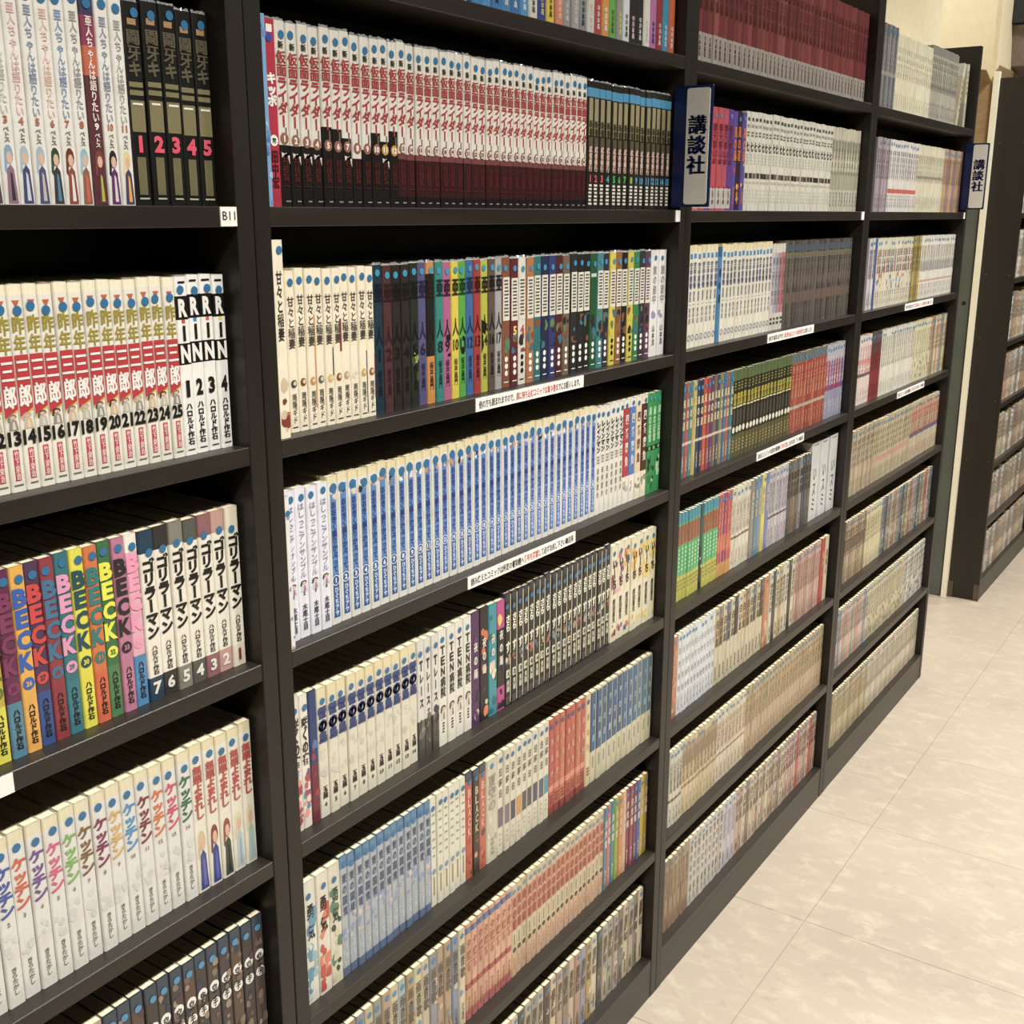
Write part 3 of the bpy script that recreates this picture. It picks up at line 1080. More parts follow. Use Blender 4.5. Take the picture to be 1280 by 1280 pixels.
series('B4x', dB4x, run_label('black paperback with white hiragana and boxed number'), 'black paperbacks on the fourth full shelf')
B4Y = [['#a84a6a', '#c9808f', '#7a2f4c'], ['#b0627c', '#8d3f5c', '#d8b0b4'], ['#3a5a90', '#d9ab4c', '#c06a3a'], ['#d9ab4c', '#c98f38'], ['#d8b860', '#e0c878'], ['#dcb430', '#e3c84c'], ['#e0cf8a', '#d3b84a']]
series('B4y', lambda i, n, rg: D('#d8d0b2', [], [dot(.08), art(.08, .5, B4Y[i], 7, .45), tit('いーち', .14, .45, hx('#2a241c'), .6, .06), tit('原田重光', .55, .8, hx('#4a4438'), .42, .03, name='author_lettering'),
                                                 art(.82, .95, B4Y[i], 3, .3)], h=.158),
       lambda i, n: '%s paperback, %s from left after the black run' % (['pink', 'rose', 'blue and gold', 'orange gold', 'pale gold', 'bright yellow', 'cream yellow'][i], ordw(i + 1)), 'pink and yellow paperbacks after the black run')

# --- B5
series('B5a', lambda i, n, rg: D(['#d3d3c4', '#d8d0be', '#cfcbb4'][i], [], [dot(.12), tit('勇気', .16, .5, K if i < 2 else hx('#2c4a3a'), .6, .04),
                                                                          art(.2, .97, [['#5a8fa6', '#8fb0b8', '#c9cfc4'], ['#b5452f', '#d0785a', '#d9c9ae'], ['#2f4a3a', '#5c7a60', '#c9c2a0']][i], 20, .4)], h=.157),
       lambda i, n: ['white and teal paperback at the start of the fifth full shelf', 'white and red paperback second on the fifth full shelf', 'cream and dark green paperback third on the fifth full shelf'][i],
       'first paperbacks on the fifth full shelf')


def dB5b(i, n, rg):
    return D('#a6acae', [(0, .1, '#557c9a'), (.93, 1, '#56698a')], [dot(.08, c=hx('#2c6aa0')), rct(.34, .47, .1, .93, hx('#75879e')), tit('東の国境', .14, .5, hx('#4f5a74'), .6, .04),
                                                                  art(.45, .7, ['#b5a6b0', '#8d9ab4', '#c4b8b4', '#7f90b0'], 7, .4), tit('石井', .72, .88, hx('#c6cad0'), .45, .03, name='author_lettering')], h=.157)


series('B5b', dB5b, run_label('worn pale blue paperback on the fifth full shelf'), 'worn pale blue paperbacks')


def dB5w(i, n, rg):
    return D('#d3cfba', [], [dot(.09), lines(.15, .6, 6, hx('#8a8778'), -.25, .25, .2, 'title_lettering'), disc(.68, .004, hx('#7d8ba8')), rct(-.14, .14, .73, .9, hx('#9a8a5c'), 'small_print')], h=.157)


series('B5w', dB5w, run_label('cream paperback with blue disc near its foot'), 'cream paperbacks after the pale blue run')
series('B5o', lambda i, n, rg: D(['#b5502f', '#3a3226', '#b8583a'][i], [(0, .08, '#3a4450')], [dot(.09), tit('BLACK', .15, .6, hx('#d0a08a') if i != 1 else hx('#b5a888'), .6, .04),
                                                                                            art(.62, .98, ['#a8382c', '#c9866a', '#5a4a3a'], 5, .4)], h=.157),
       lambda i, n: ['orange-red paperback left of the brown-black one', 'brown-black paperback between two orange ones', 'orange paperback right of the brown-black one'][i], 'orange and black paperbacks on the fifth full shelf')


# --- designs for the smaller, farther books
def tcs(t):
    return t if isinstance(t, str) else t[0]


def soft(base, tcol='#6a6458', bands=(), pal=None, av=(.55, .95), title=None, dots=True, jit=8, acol=None, lined=False, h=None, tv=(.15, .5)):
    words = ['夏空の', '風の道', '星降町', '青い森', '雨音歌', '夢海岸', '旅日記', '春待人', '月光館', '白い息']
    rs = random.Random(str(base) + str(bands) + tcs(tcol))
    word = title or rs.choice(words)
    pool = '春夏秋冬空海山川風花鳥月星雨雪光影道町人心夢声色音旅森島城の日は青赤白黒金銀天地'
    longw = ''.join(rs.choice(pool) for _ in range(rs.choice((4, 5, 6))))
    auth = ''.join(rs.choice('田中山川木村上下石井本原大小林青高松') for _ in range(4))
    wf = rs.uniform(.55, .85)

    def f(i, n, rg):
        c = base if isinstance(base, str) else base[i % len(base)]
        k = [int(c[q:q + 2], 16) for q in (1, 3, 5)]
        j = rg.uniform(-jit, jit)
        c2 = '#%02x%02x%02x' % tuple(max(0, min(255, int(q + j + rg.uniform(-jit / 2, jit / 2)))) for q in k)
        els = []
        if dots and rg.random() < .9:
            els.append(dot(.07, c=hx('#3f7fa4')))
        tc = tcol if isinstance(tcol, str) else tcol[i % len(tcol)]
        els.append(tit(longw, tv[0], tv[1] + .06, hx(tc), wf, .02) if lined else tit(word, tv[0], tv[1], hx(tc), .72, .04))
        if pal:
            els.append(art(av[0], av[1], pal, 4, .42))
        els.append(tit(auth, .76, .94, hx(acol or tc), .42, .015, name='author_lettering'))
        return D(c2, bands, els, h=h)
    return f


B0C = ['#3a78a8', '#3f7fb0', '#3470a4', '#3a78a8', '#2f6a9c', '#3f86b8', '#c9c5b6', '#2c3f86', '#cdb93a', '#c9765a', '#8d8a86', '#9a9794', '#8a8784', '#c4c0b6', '#a8322c', '#c9882f', '#5a9a3c', '#8f8c80', '#c2c6c6', '#2a2826', '#262422', '#cfcabe',
       '#a96a9c', '#8a2c34', '#2f86a4', '#c05a30']
series('B0m', soft(B0C, ['#d3cec2', '#d3cec2', '#1d3a5c', '#d8d4c8', '#d0d8e0', '#e0e4e6', '#55514a', '#d8c86a', '#5a4a1a', '#e0c9b8'], jit=4))
series('B5v', soft('#cbc3ae', '#9a9484', pal=['#c2b39c', '#d3cdb8', '#a8a090']))
series('B5p', soft('#cdc7b0', '#5f594a', pal=None, bands=[(.52, .72, '#8a7c80')], av=(.53, .71)))


def dB5p(i, n, rg):
    return D('#cfc8b2', [], [dot(.07), tit('日曜日', .14, .45, hx('#6a6252'), .55, .03), rct(-.4, .4, .54, .73, hx(['#6f6070', '#7c6c72', '#4a4454', '#c08a4a', '#54505c', '#5c4c54', '#4a4a5c', '#55565c', '#4a8a94'][i % 9]), 'cover_art'),
                             lines(.79, .93, 3, hx('#b5ae9c'), -.2, .2)])


series('B5p', dB5p)
series('B5r', lambda i, n, rg: D(['#a84a3c', '#b0553f', '#b86a4a'][i % 3] if i < 7 else '#cbbb92', [(.70, .76, '#c98468'), (.92, 1, '#8a3a30')] if i < 7 else [], [dot(.08, c=hx('#4a4a80')), tit('南風録', .16, .66, hx('#d09a7c'), .5, .04), lines(.8, .9, 3, hx('#7a2f28'))]))
series('B5n', lambda i, n, rg: D('#c3bb9c', [(.02, .66, ['#2d5276', '#2a4d74', '#3a5e80', '#54707e'][min(3, i // 3)])], [tit('海の暦', .1, .6, hx(['#8fa6b4', '#a9b4b4'][i % 2]), .5, .04), rct(.36, .47, .02, .98, hx('#b9b59a')),
                                                                                                                       rct(-.15, .15, .72, .85, hx('#8d8c78'))], h=.157))
series('B6m', soft(['#b8ad94', '#8d9094', '#a89a80', '#a08468', '#7c8694', '#c4b896', '#9a9a8c', '#b09a80', '#c2b48c', '#8fa0a4', '#a89474', '#c9bc9a'], '#6a5f50', pal=['#8a7a68', '#c4b294', '#7088a0', '#b58a70'], av=(.2, .9), jit=10, h=.153))
series('B6s', soft('#c69a7c', '#a8584a', bands=[(.04, .1, '#77688c'), (.62, .68, '#9a443c'), (.9, 1, '#b0625a')], title='夕焼番', h=.153))
series('B6o', soft('#c8b08c', '#a8543c', bands=[(.1, .48, '#c89474'), (.70, 1, '#c4a284')], title='炎の書', acol='#b08468', h=.153))


def dB6o(i, n, rg):
    return D('#c6b694', [(.12, .50, '#c6977a'), (.74, 1, '#c4a284')], [dot(.07, c=hx('#6a86a0')), tit('炎の書', .13, .49, hx('#a34c38'), .8, .06), rct(-.12, .12, .54, .66, hx('#8a826a')), disc(.71, .0042, hx('#3a342c')),
                                                                    lines(.8, .93, 3, hx('#b58a6c'), -.2, .2)], h=.153)


series('B6o', dB6o)
B6R = ['#5a7480', '#b5626c', '#3f7a80', '#84a03c', '#c08038', '#c8a080', '#7a2f40', '#84344a', '#702c44', '#4a5a94', '#c4a838', '#9a7c30']
series('B6r', soft(B6R, '#d8ccb8', bands=[], title='月光館', jit=3, h=.153))
series('B7m', soft(['#9a8f7c', '#a89a84', '#6f665a', '#b8a98c', '#b09a88', '#8d8474', '#c2b6a0', '#a07c68', '#8a94a0', '#b59c58', '#c0b4a0', '#54504a', '#b8a690'], '#5a5044', pal=['#6a5f54', '#c4b8a0', '#8a6a58', '#7a8490'], av=(.2, .95), jit=12, h=.148))
series('C0r', soft(['#6f2c2a', '#7a3330', '#6a2a2c', '#743430', '#7c3a36'], '#54201f', bands=[(.74, 1, '#9a938a')], lined=True, jit=8, h=.176, dots=False))
series('C1p', soft(['#a83c44', '#b04a50', '#a04050', '#5a3a7c'], '#6a1f30', bands=[(.78, .98, '#b5b0a8')], lined=True, jit=8))
series('C1o', soft(['#4a3a84', '#30242a'], '#c86a2c', pal=['#c8622c', '#d8a03c', '#2a1a1a', '#a83430'], av=(.4, .98)))


def dC1w(i, n, rg):
    return D('#c9c5b6', [], [lines(.06, .10, 1, hx('#4a4a46'), fill=.8), rct(-.35, .35, .13, .16, hx('#8d8a80')), lines(.2, .26, 2, hx('#6a665c')), tit('七', .30, .40, hx('#2a2824'), .8, .07),
                             lines(.42, .54, 4, hx('#a39e90'), -.2, .2), rct(-.42, .42, .615, .67, hx(rg.choice(['#2c2824', '#4a3a34', '#3a3632', '#6a5a50']))), lines(.7, .74, 1, hx('#b0a894')),
                             lines(.78, .93, 4, hx('#bab5a6'), -.2, .2)], h=.165)


series('C1w', dC1w)
series('C1g', soft('#b5b19c', '#6f6c5c', bands=[(.14, .28, '#a09c88'), (.40, .46, '#c4c0aa'), (.52, .74, '#9d9a86')], lined=True, acol='#4a4c6a', jit=5, h=.165, dots=False))


def dC2w(i, n, rg):
    if i == 7:
        return D('#3a76a4', [(0, .1, '#2a5a80')], [tit('風の道', .2, .6, hx('#1d3a5c'), .6)])
    if i > 21:
        return D('#c6c0b4', [(.1, .8, ['#a08084', '#b06a6c', '#c0b4b8', '#9aa0ac'][i % 4])], [tit('雨上がりの日', .15, .7, hx('#5a5460'), .6, .02), lines(.85, .95, 2, hx('#3a3a40'))])
    return D('#d6d1bf', [(0, .06, '#d8cba4')], [rct(-.3, .3, .08, .13, hx('#3f7ca8')), tit('空中塔物', .16, .42, hx('#4c5578'), .65, .04), tit('語第一巻中田', .44, .76, hx('#5f6072'), .45, .02, name='author_lettering'), ring(.90, .0052, hx('#4a568a'), .0014)], h=.165)


series('C2w', dC2w)
series('C2d', soft(['#57504a', '#4d4742', '#5c544c', '#453d39'], '#7a7064', bands=[(.05, .12, '#4a5660'), (.14, .2, '#6c6652'), (.42, .5, '#5f544c'), (.6, .72, '#65564c')], lined=True, jit=8, dots=False, h=.165))
C3M = ['#3c6480', '#a04a3c', '#3a7080', '#b5a45c', '#2a3c58', '#2a2c44', '#b0422c', '#8a3c40', '#5a3a64', '#76624c', '#3c4a60', '#8a7a5c']
series('C3m', soft(C3M, '#d0c49c', bands=[(.62, .65, '#c4b4a0')], jit=5))


def dC3k(i, n, rg):
    return D('#2b2820', [(0, .12, '#55643c'), (.74, 1, '#565030')], [lines(.14, .24, 3, hx('#7c7a3c')), tit('忍法', .26, .40, hx('#b5a838'), .85, .08), rct(-.42, .42, .41, .43, hx('#c4bc90')), rct(-.2, .3, .46, .62, hx('#4a4438')),
                             disc(.68, .006, hx('#d6d0b8')), lines(.80, .95, 4, hx('#8a8250'))])


series('C3k', dC3k)
series('C3r', soft(['#8f4430', '#a0543c', '#8a3c30'], '#c88a6c', bands=[(.0, .12, '#6a6a64'), (.14, .38, '#92382c'), (.66, .7, '#a89c8c')], lined=True, jit=8))
series('C3p', soft(['#8a3450', '#94405c', '#5a4a80', '#8a3450'], '#d0c4c8', bands=[(0, .22, '#a8a4ac'), (.62, 1, '#8a8aa0')], lined=True))


def dC4g(i, n, rg):
    if i == 7:
        return D('#1d4a48', [(.5, 1, '#14201c')], [art(.6, .75, ['#d6dcd6'], 2, .4)])
    return D('#55a468', [(0, .12, '#3a8696'), (.14, .36, '#8a6a4c'), (.72, 1, '#b5b04c')], [tit('青い森', .13, .36, hx('#b0603c'), .7, .06), lines(.4, .68, 6, hx('#a4d4a4'), -.3, .3, .5), lines(.76, .9, 3, hx('#8a8a34'))])


series('C4g', dC4g)
series('C4r', soft(['#a8444c', '#b05a54', '#8a3c64'], '#d0846c', bands=[(.5, .7, '#c06a4c'), (.84, 1, '#c4964c')], lined=True))
series('C4w', soft('#cbc3b0', '#a8a08e', bands=[(.60, .63, '#6a6458')], lined=True, jit=5))
series('C4b', soft(['#8a8478', '#5f7c8c', '#6a86a0', '#c9bc54', '#6a74a4'], '#b5ae9c', jit=4))
series('C4l', soft(['#b5aeb4', '#b0a8a4', '#bcb6a8', '#a8a4b4'], '#8a8494', bands=[(.6, .63, '#5a5460')], lined=True))
series('C4d', soft(['#4a4c58', '#6a5c4a', '#7a6448', '#5f5850', '#86807c', '#4c4640'], '#3a342c', jit=6))
series('C4t', lambda i, n, rg: D('#c2c2c0', [], [tit('いスミ', .3, .9, hx('#3a3a3a'), .42, .0, u=rg.uniform(-.15, .15)), lines(.03, .05, 1, hx('#6a6a68'))], h=.175))
series('C5o', soft('#b5744c', '#c99a74', pal=['#a85a34', '#c9a484']))
series('C5w', soft('#cdcfd0', '#8a92a0', lined=True, jit=4, tv=(.14, .7)))
series('C5m', soft(['#b5a074', '#8a7458', '#c2b694', '#6a6a74', '#c0b08c', '#4a443c', '#c4b898'], '#4a4034', bands=[(.52, 1, '#bdb296')], jit=10))
series('C5k', soft(['#c0b8a0', '#3a342e', '#c2b494', '#b09a74', '#c4bca4'], '#4a443a', jit=8, lined=True))
series('C5p', soft(['#b09080', '#a88474', '#b59a8a'], '#8a5a50', lined=True))
series('C5e', lambda i, n, rg: D(['#a83428', '#c9bc9c'][i], [], [tit('春待人', .2, .6, hx('#d0a078' if i == 0 else '#8a7a60'), .5)]))
series('C6w', soft('#c6c0ae', '#6a6456', bands=[(.64, .68, '#7a5a4c')], lined=True, jit=4))
series('C6b', soft('#bfae88', '#8a7458', bands=[(.08, .36, '#a08c70'), (.60, .64, '#8f7254')], lined=True, jit=6))
series('C6l', soft('#c8bfa6', '#a06a54', bands=[(.6, .63, '#8a6a54')], lined=True, jit=5))
series('C6t', soft(['#b09c76', '#b5a27c', '#a8946e', '#b89e78'], '#8a7650', bands=[(.04, .14, '#a09678'), (.4, 1, '#b0997a')], lined=True, jit=8))
series('C7b', soft('#9a8468', '#7a6448', bands=[(.5, 1, '#8f7458')], lined=True))
series('C7w', soft('#c2bcb0', '#6a665e', lined=True, jit=5, tv=(.1, .75)))
series('C7v', soft('#b8b0b4', '#9a92a0', lined=True))
series('C7m', soft(['#b5a58c', '#a8907a', '#bcae94', '#9a846c', '#c0b298'], '#6a5a4a', pal=['#8a7460', '#c8b8a0', '#a86a54', '#5f6a74'], av=(.2, .95), jit=10))
series('C7p', soft(['#ac8a7c', '#b0988c', '#a47c70', '#b8a498', '#ac4c3c'], '#6a4a44', pal=['#8a5a50', '#c8b4a4', '#b5705c'], av=(.2, .95), jit=8))
series('D0g', soft(['#7c7c7a', '#6a6c70', '#86847c', '#5f6470'], '#a8a49c', bands=[(.55, .6, '#94908a')], lined=True, h=.175))
series('D0w', soft('#d2ccb0', '#c0b99c', lined=True, jit=4, h=.165, dots=False))
series('D0s', soft('#a8a293', '#7c776c', bands=[(0, .12, '#86827a'), (.3, .36, '#b5b0a2'), (.52, .6, '#8a857c')], lined=True, jit=5, h=.175, dots=False))
series('D1v', soft(['#9a9094', '#a49a9c', '#8a8086'], '#6a5a60', lined=True))
series('D1w', soft(['#cfc8c0', '#d0cac0', '#c9c4c0'], '#6c6a70', bands=[(.68, .74, '#b85a50')], lined=True, jit=4))
series('D1c', soft('#c6c0a6', '#9c9682', bands=[(.46, .50, '#8a8676')], lined=True, jit=4, dots=False))
series('D1o', soft(['#a08c6c', '#b58a64', '#947464', '#8a7076'], '#6a5a4c', lined=True, jit=5))
series('D2v', soft(['#c4bebc', '#a8a0a8', '#c9c4bc', '#3c5490'], '#7a7480', lined=True, jit=3))
series('D2m', soft('#c9c2ac', ['#a8564c', '#4a5a94', '#8a8a4c', '#6a5a80'], pal=['#b5605c', '#5a6a9c', '#c4a850', '#6a94a8', '#8a6a80'], av=(.25, .75), jit=4))
series('D2y', soft(['#84785a', '#b59c38', '#8a7c54'], '#6a5f34', lined=True, jit=3))
series('D2w', soft('#cdc8bb', '#8a857c', bands=[(.40, .56, '#b0aca4'), (.70, .73, '#b5948a')], lined=True, jit=4))
series('D3p', soft('#cfc0b8', '#c08480', bands=[(.35, .42, '#c98c84'), (.55, .6, '#6a5a5c')], lined=True, jit=4))
series('D3r', soft('#7c2c28', '#6a2420', bands=[(0, .3, '#5a4a46')], lined=True, jit=4))
series('D3w', soft('#cfcabb', '#aaa698', lined=True, jit=4, tv=(.1, .5)))
series('D3c', soft('#c6bf9f', '#a39c80', pal=['#b5ac8c', '#8f8a74'], lined=True, jit=5))
series('D3m', soft(['#c4bc9c', '#a8806c', '#6a8488', '#c2b890', '#b0886c'], '#8a7460', lined=True, jit=5))
series('D4b', soft(['#a89a80', '#94866c', '#b0a088', '#a88c74'], '#7c6c58', bands=[(.3, .5, '#b5aa94')], lined=True, jit=8))
series('D4r', soft(['#b0a484', '#a89c80', '#b5a88c'], '#7c745c', bands=[(.60, .68, '#b5887a')], lined=True, jit=8))
series('D4p', soft('#b5a88c', '#a8604c', bands=[(.06, .3, '#b88c78'), (.52, .6, '#5a5f7c')], lined=True, jit=6))
series('D5b', soft(['#948064', '#a08c70', '#8a7458'], '#5f5040', bands=[(.3, .5, '#6f5c48')], lined=True, jit=6))
series('D5c', soft('#c4b892', '#9a9070', lined=True, jit=5))
series('D5m', soft(['#8a8678', '#5f6c80', '#3c3c40', '#94907c', '#7a7468', '#a89c80', '#a0705c', '#8c8474', '#b59084'], '#4a463e', pal=['#6a6458', '#b0a890'], lined=True, jit=8))
series('D6m', soft(['#b8a690', '#8a8a94', '#b0ac9c', '#c08878', '#a8a49c', '#c9a090'], '#6f6258', lined=True, jit=6))
series('D6b', soft('#b8ae90', '#8a8068', pal=['#6a6250', '#a07c5c'], lined=True, jit=6))
series('D6w', soft(['#c4beb0', '#b0a896', '#c9c6bc'], '#6a6664', pal=['#4a4650', '#8a8490'], lined=True, jit=6))
series('D7b', soft(['#ac9c78', '#b5a684', '#a08e6c'], '#86764f', lined=True, jit=6, h=.15))
series('D7l', soft(['#bcb298', '#c2b8a0', '#b0a68e'], '#94896c', bands=[(.45, .58, '#a8a294')], lined=True, jit=6, h=.15))
series('E', soft(['#b8ac94', '#a89c84', '#c4bcae', '#94846c', '#c9c4ba', '#8f867a', '#b58c70'], '#6c6254', bands=[(.4, .46, '#9a9284')], pal=['#8a7c6a', '#c4a088'], lined=True, jit=8))

ROWS = {
    'A1': [('A1w', 10, 0.6514, 0.7893), ('A1g', 5, 0.7893, 0.882)],
    'A2': [('A2r', 14, 0.6304, 0.8263), ('A2n', 4, 0.8263, 0.8864)],
    'A3': [('A3b', 11, 0.605, 0.7643), ('A3g', 7, 0.7643, 0.8878)],
    'A4': [('A4k', 14, 0.5732, 0.8036), ('A4r', 5, 0.8036, 0.8864)],
    'A5': [('A5d', 13, 0.675, 0.8862)],
    'B1': [('B1b', 1, 0.9222, 0.9290), ('B1k', 1, 0.9397, 0.9555), ('B1r', 39, 0.9555, 1.5425), ('B1g', 15, 1.5425, 1.7984)],
    'B2': [('B2t', 1, 0.9222, 0.9380), ('B2i', 11, 0.9407, 1.0898), ('B2a', 16, 1.0898, 1.3422), ('B2m', 22, 1.3422, 1.7554), ('B2w', 2, 1.7554, 1.8087)],
    'B3': [('B3s', 1, 0.9222, 0.9300), ('B3a', 4, 0.9363, 1.0019), ('B3b', 35, 1.0019, 1.5789), ('B3r', 6, 1.5789, 1.6635), ('B3c', 4, 1.6635, 1.7411), ('B3g', 3, 1.7411, 1.7892)],
    'B4': [('B4c', 3, 0.9315, 0.9717), ('B4k', 11, 0.9717, 1.1476), ('B4t', 3, 1.1476, 1.1899), ('B4w', 4, 1.1899, 1.2609), ('B4p', 4, 1.2609, 1.3396), ('B4x', 20, 1.3396, 1.6339), ('B4y', 7, 1.6339, 1.7886)],
    'B5': [('B5a', 3, 0.9354, 0.9973), ('B5b', 13, 0.9973, 1.168), ('B5w', 6, 1.168, 1.2456), ('B5o', 3, 1.2456, 1.2927), ('B5v', 1, 1.2927, 1.3201), ('B5p', 9, 1.3201, 1.4556), ('B5r', 8, 1.4556, 1.5799), ('B5n', 12, 1.5799, 1.787)],
    'B0': [('B0m', 26, 1.2655, 1.7983)],
    'B6': [('B6m', 18, 0.9511, 1.2374), ('B6s', 8, 1.2374, 1.3506), ('B6o', 20, 1.3506, 1.6217), ('B6r', 12, 1.6217, 1.7768)],
    'B7': [('B7m', 46, 0.9246, 1.7768)],
    'C0': [('C0r', 44, 1.8342, 2.7153)],
    'C1': [('C1p', 8, 1.8400, 2.0121), ('C1o', 3, 2.0121, 2.0669), ('C1w', 26, 2.0669, 2.518), ('C1g', 10, 2.518, 2.6999)],
    'C2': [('C2w', 26, 1.8557, 2.2925), ('C2d', 24, 2.2925, 2.7042)],
    'C3': [('C3m', 15, 1.8546, 2.0708), ('C3k', 18, 2.0708, 2.3743), ('C3r', 12, 2.3743, 2.5927), ('C3p', 7, 2.5927, 2.7118)],
    'C4': [('C4g', 13, 1.8585, 2.036), ('C4r', 5, 2.036, 2.1023), ('C4w', 5, 2.1023, 2.1959), ('C4b', 5, 2.1959, 2.2962), ('C4l', 6, 2.2962, 2.4039), ('C4d', 8, 2.4039, 2.5503), ('C4t', 3, 2.5503, 2.7287)],
    'C5': [('C5o', 1, 1.8551, 1.8776), ('C5w', 12, 1.8776, 2.0357), ('C5m', 13, 2.0357, 2.2738), ('C5o', 1, 2.2738, 2.3043), ('C5k', 8, 2.3043, 2.4522), ('C5p', 10, 2.4522, 2.6155), ('C5e', 2, 2.6155, 2.6668)],
    'C6': [('C6w', 4, 1.8636, 1.9169), ('C6b', 10, 1.9169, 2.0754), ('C6l', 8, 2.0754, 2.2198), ('C6t', 26, 2.2198, 2.6995)],
    'C7': [('C7b', 6, 1.8615, 1.9687), ('C7w', 9, 1.9687, 2.1324), ('C7v', 3, 2.1324, 2.2025), ('C7m', 16, 2.2025, 2.4993), ('C7p', 12, 2.4993, 2.7047)],
    'D0': [('D0g', 6, 2.7892, 2.8853), ('D0w', 17, 2.8853, 3.1826), ('D0s', 15, 3.1826, 3.4358)],
    'D1': [('D1v', 6, 2.7967, 2.8997), ('D1w', 15, 2.8997, 3.1484), ('D1c', 15, 3.1484, 3.4041), ('D1o', 12, 3.4041, 3.6144)],
    'D2': [('D2v', 4, 2.7958, 2.8618), ('D2m', 17, 2.8618, 3.1624), ('D2y', 5, 3.1624, 3.2519), ('D2w', 20, 3.2519, 3.603)],
    'D3': [('D3p', 5, 2.7865, 2.8771), ('D3r', 5, 2.8771, 2.9597), ('D3w', 17, 2.9597, 3.256), ('D3c', 9, 3.256, 3.4155), ('D3m', 10, 3.4155, 3.5979)],
    'D4': [('D4b', 10, 2.7868, 2.9607), ('D4r', 20, 2.9607, 3.3041), ('D4p', 18, 3.3041, 3.6082)],
    'D5': [('D5b', 9, 2.7908, 2.9528), ('D5c', 8, 2.9528, 3.0881), ('D5m', 29, 3.0881, 3.5977)],
    'D6': [('D6m', 15, 2.775, 3.0363), ('D6b', 20, 3.0363, 3.3878), ('D6w', 13, 3.3878, 3.6117)],
    'D7': [('D7b', 18, 2.793, 3.0934), ('D7l', 31, 3.0934, 3.6325)],
}
INDIV = {'A1', 'A2', 'A3', 'A4', 'A5', 'B1', 'B2', 'B3', 'B4'}
INDIV_SERIES = {'B5a', 'B5b', 'B5w', 'B5o'}
ROW_H = {0: .168, 1: .161, 2: .161, 3: .162, 4: .158, 5: .156, 6: .153, 7: .150}
SPINE_Y = 0.018
PROUD = {'B2t', 'B1b', 'B3s'}          # a few loose ones stand right at the shelf edge

for key, segs in ROWS.items():
    bay, r = 'ABCD'.index(key[0]), int(key[1])
    rg = random.Random(key)
    lim = W * (bay + 1) - T - 0.004
    s0, s1 = segs[0][2], segs[-1][3]
    k = min(1.0, (lim - s0) / (s1 - s0))
    z = zr(r)
    for name, n, a, b in segs:
        design, label, group = S[name]
        a2, b2 = s0 + (a - s0) * k, s0 + (b - s0) * k
        w = (b2 - a2) / n
        ind = key in INDIV or name in INDIV_SERIES
        for i in range(n):
            d = design(i, n, rg)
            h = (d.h or ROW_H[r]) * rg.uniform(.993, 1.004)
            ww = w * 0.955
            x = a2 + (i + .5) * w
            y = SPINE_Y + rg.uniform(-.0007, .0010)
            if name in PROUD:
                y = .003
            if ind:
                h = round(h, 3)
                place_book(d, x, y, z + .0002, round(ww, 4), h, label(i, n), group, rg, name in ('A1g', 'B1r', 'B1g', 'B1k', 'B2m', 'B2a'))
            else:
                stuff_book(d, x, y, z + .0002, ww * rg.uniform(.94, 1.02), h, rg)

# two loose books leaning at the end of the top shelf of the last bay
rg = random.Random(7)
dl = D('#b5aa90', [(0, .2, '#c4c0b4')], [lines(.25, .8, 6, hx('#8a8272'))])
stuff_book(dl, 3.470, .019, zr(0) + .0022, .016, .165, rg, lean=0.24)
stuff_book(D('#bdb59c', [(.6, 1, '#a8a290')], [lines(.1, .5, 5, hx('#948c78'))]), 3.545, .019, zr(0) + .0002, .02, .165, rg, lean=0.0)

# books in the far bookcase
for r in range(1, 8):
    rg = random.Random(100 + r)
    x = 4.474
    i = 0
    while x < 5.30:
        w = rg.uniform(.013, .02)
        d = S['E'][0](i // 3 + r, 9, rg)
        stuff_book(d, x + w / 2, .036, zr(r) + .0002, w * .955, rg.uniform(.150, .17), rg, depth=.086)
        x += w
        i += 1
# unseen left part of the first bookcase, so that it stands filled
for r in range(0, 8):
    rg = random.Random(200 + r)
    x = 0.026
    end = {1: .6514, 2: .6304, 3: .605, 4: .5732, 5: .675, 0: .87, 6: .87, 7: .87}[r]
    dsg = ['B0m', 'C1g', 'C2w', 'C4l', 'C5w', 'B6m', 'B6o', 'B7m'][r]
    n = int((end - x) / .0165)
    for i in range(n):
        w = (end - x) / n
        stuff_book(S[dsg][0](i, n, rg), x + (i + .5) * w, SPINE_Y, zr(r) + .0002, w * .955, ROW_H[r], rg)
rg = random.Random(300)
for i in range(19):
    stuff_book(S['B0m'][0](i, 26, rg), .93 + (i + .5) * .0172, SPINE_Y, zr(0) + .0002, .0164, .168, rg)

me = bpy.data.meshes.new('distant_books')
me.from_pydata(STUFF['v'], [], STUFF['f'])
me.materials.append(M['book'])
me.materials.append(M['pages'])
me.polygons.foreach_set('material_index', STUFF['m'])
at = me.attributes.new('Col', 'FLOAT_COLOR', 'FACE')
buf = []
for c in STUFF['c']:
    buf += c
at.data.foreach_set('color', buf)
me.update()
so = bpy.data.objects.new('distant_books', me)
COL.objects.link(so)
tag(so, 'rows of smaller paperbacks filling the lower and farther dark shelves', 'books', kind='stuff')


# ------------------------------------------------------------------ signs, tags and notices
def rounded(x0, x1, z0, z1, r, n=4):
    pts = []
    for cx, cz, a0 in ((x1 - r, z1 - r, 0), (x0 + r, z1 - r, 90), (x0 + r, z0 + r, 180), (x1 - r, z0 + r, 270)):
        for k in range(n + 1):
            a = math.radians(a0 + 90 * k / n)
            pts.append((cx + r * math.cos(a), cz + r * math.sin(a)))
    return pts


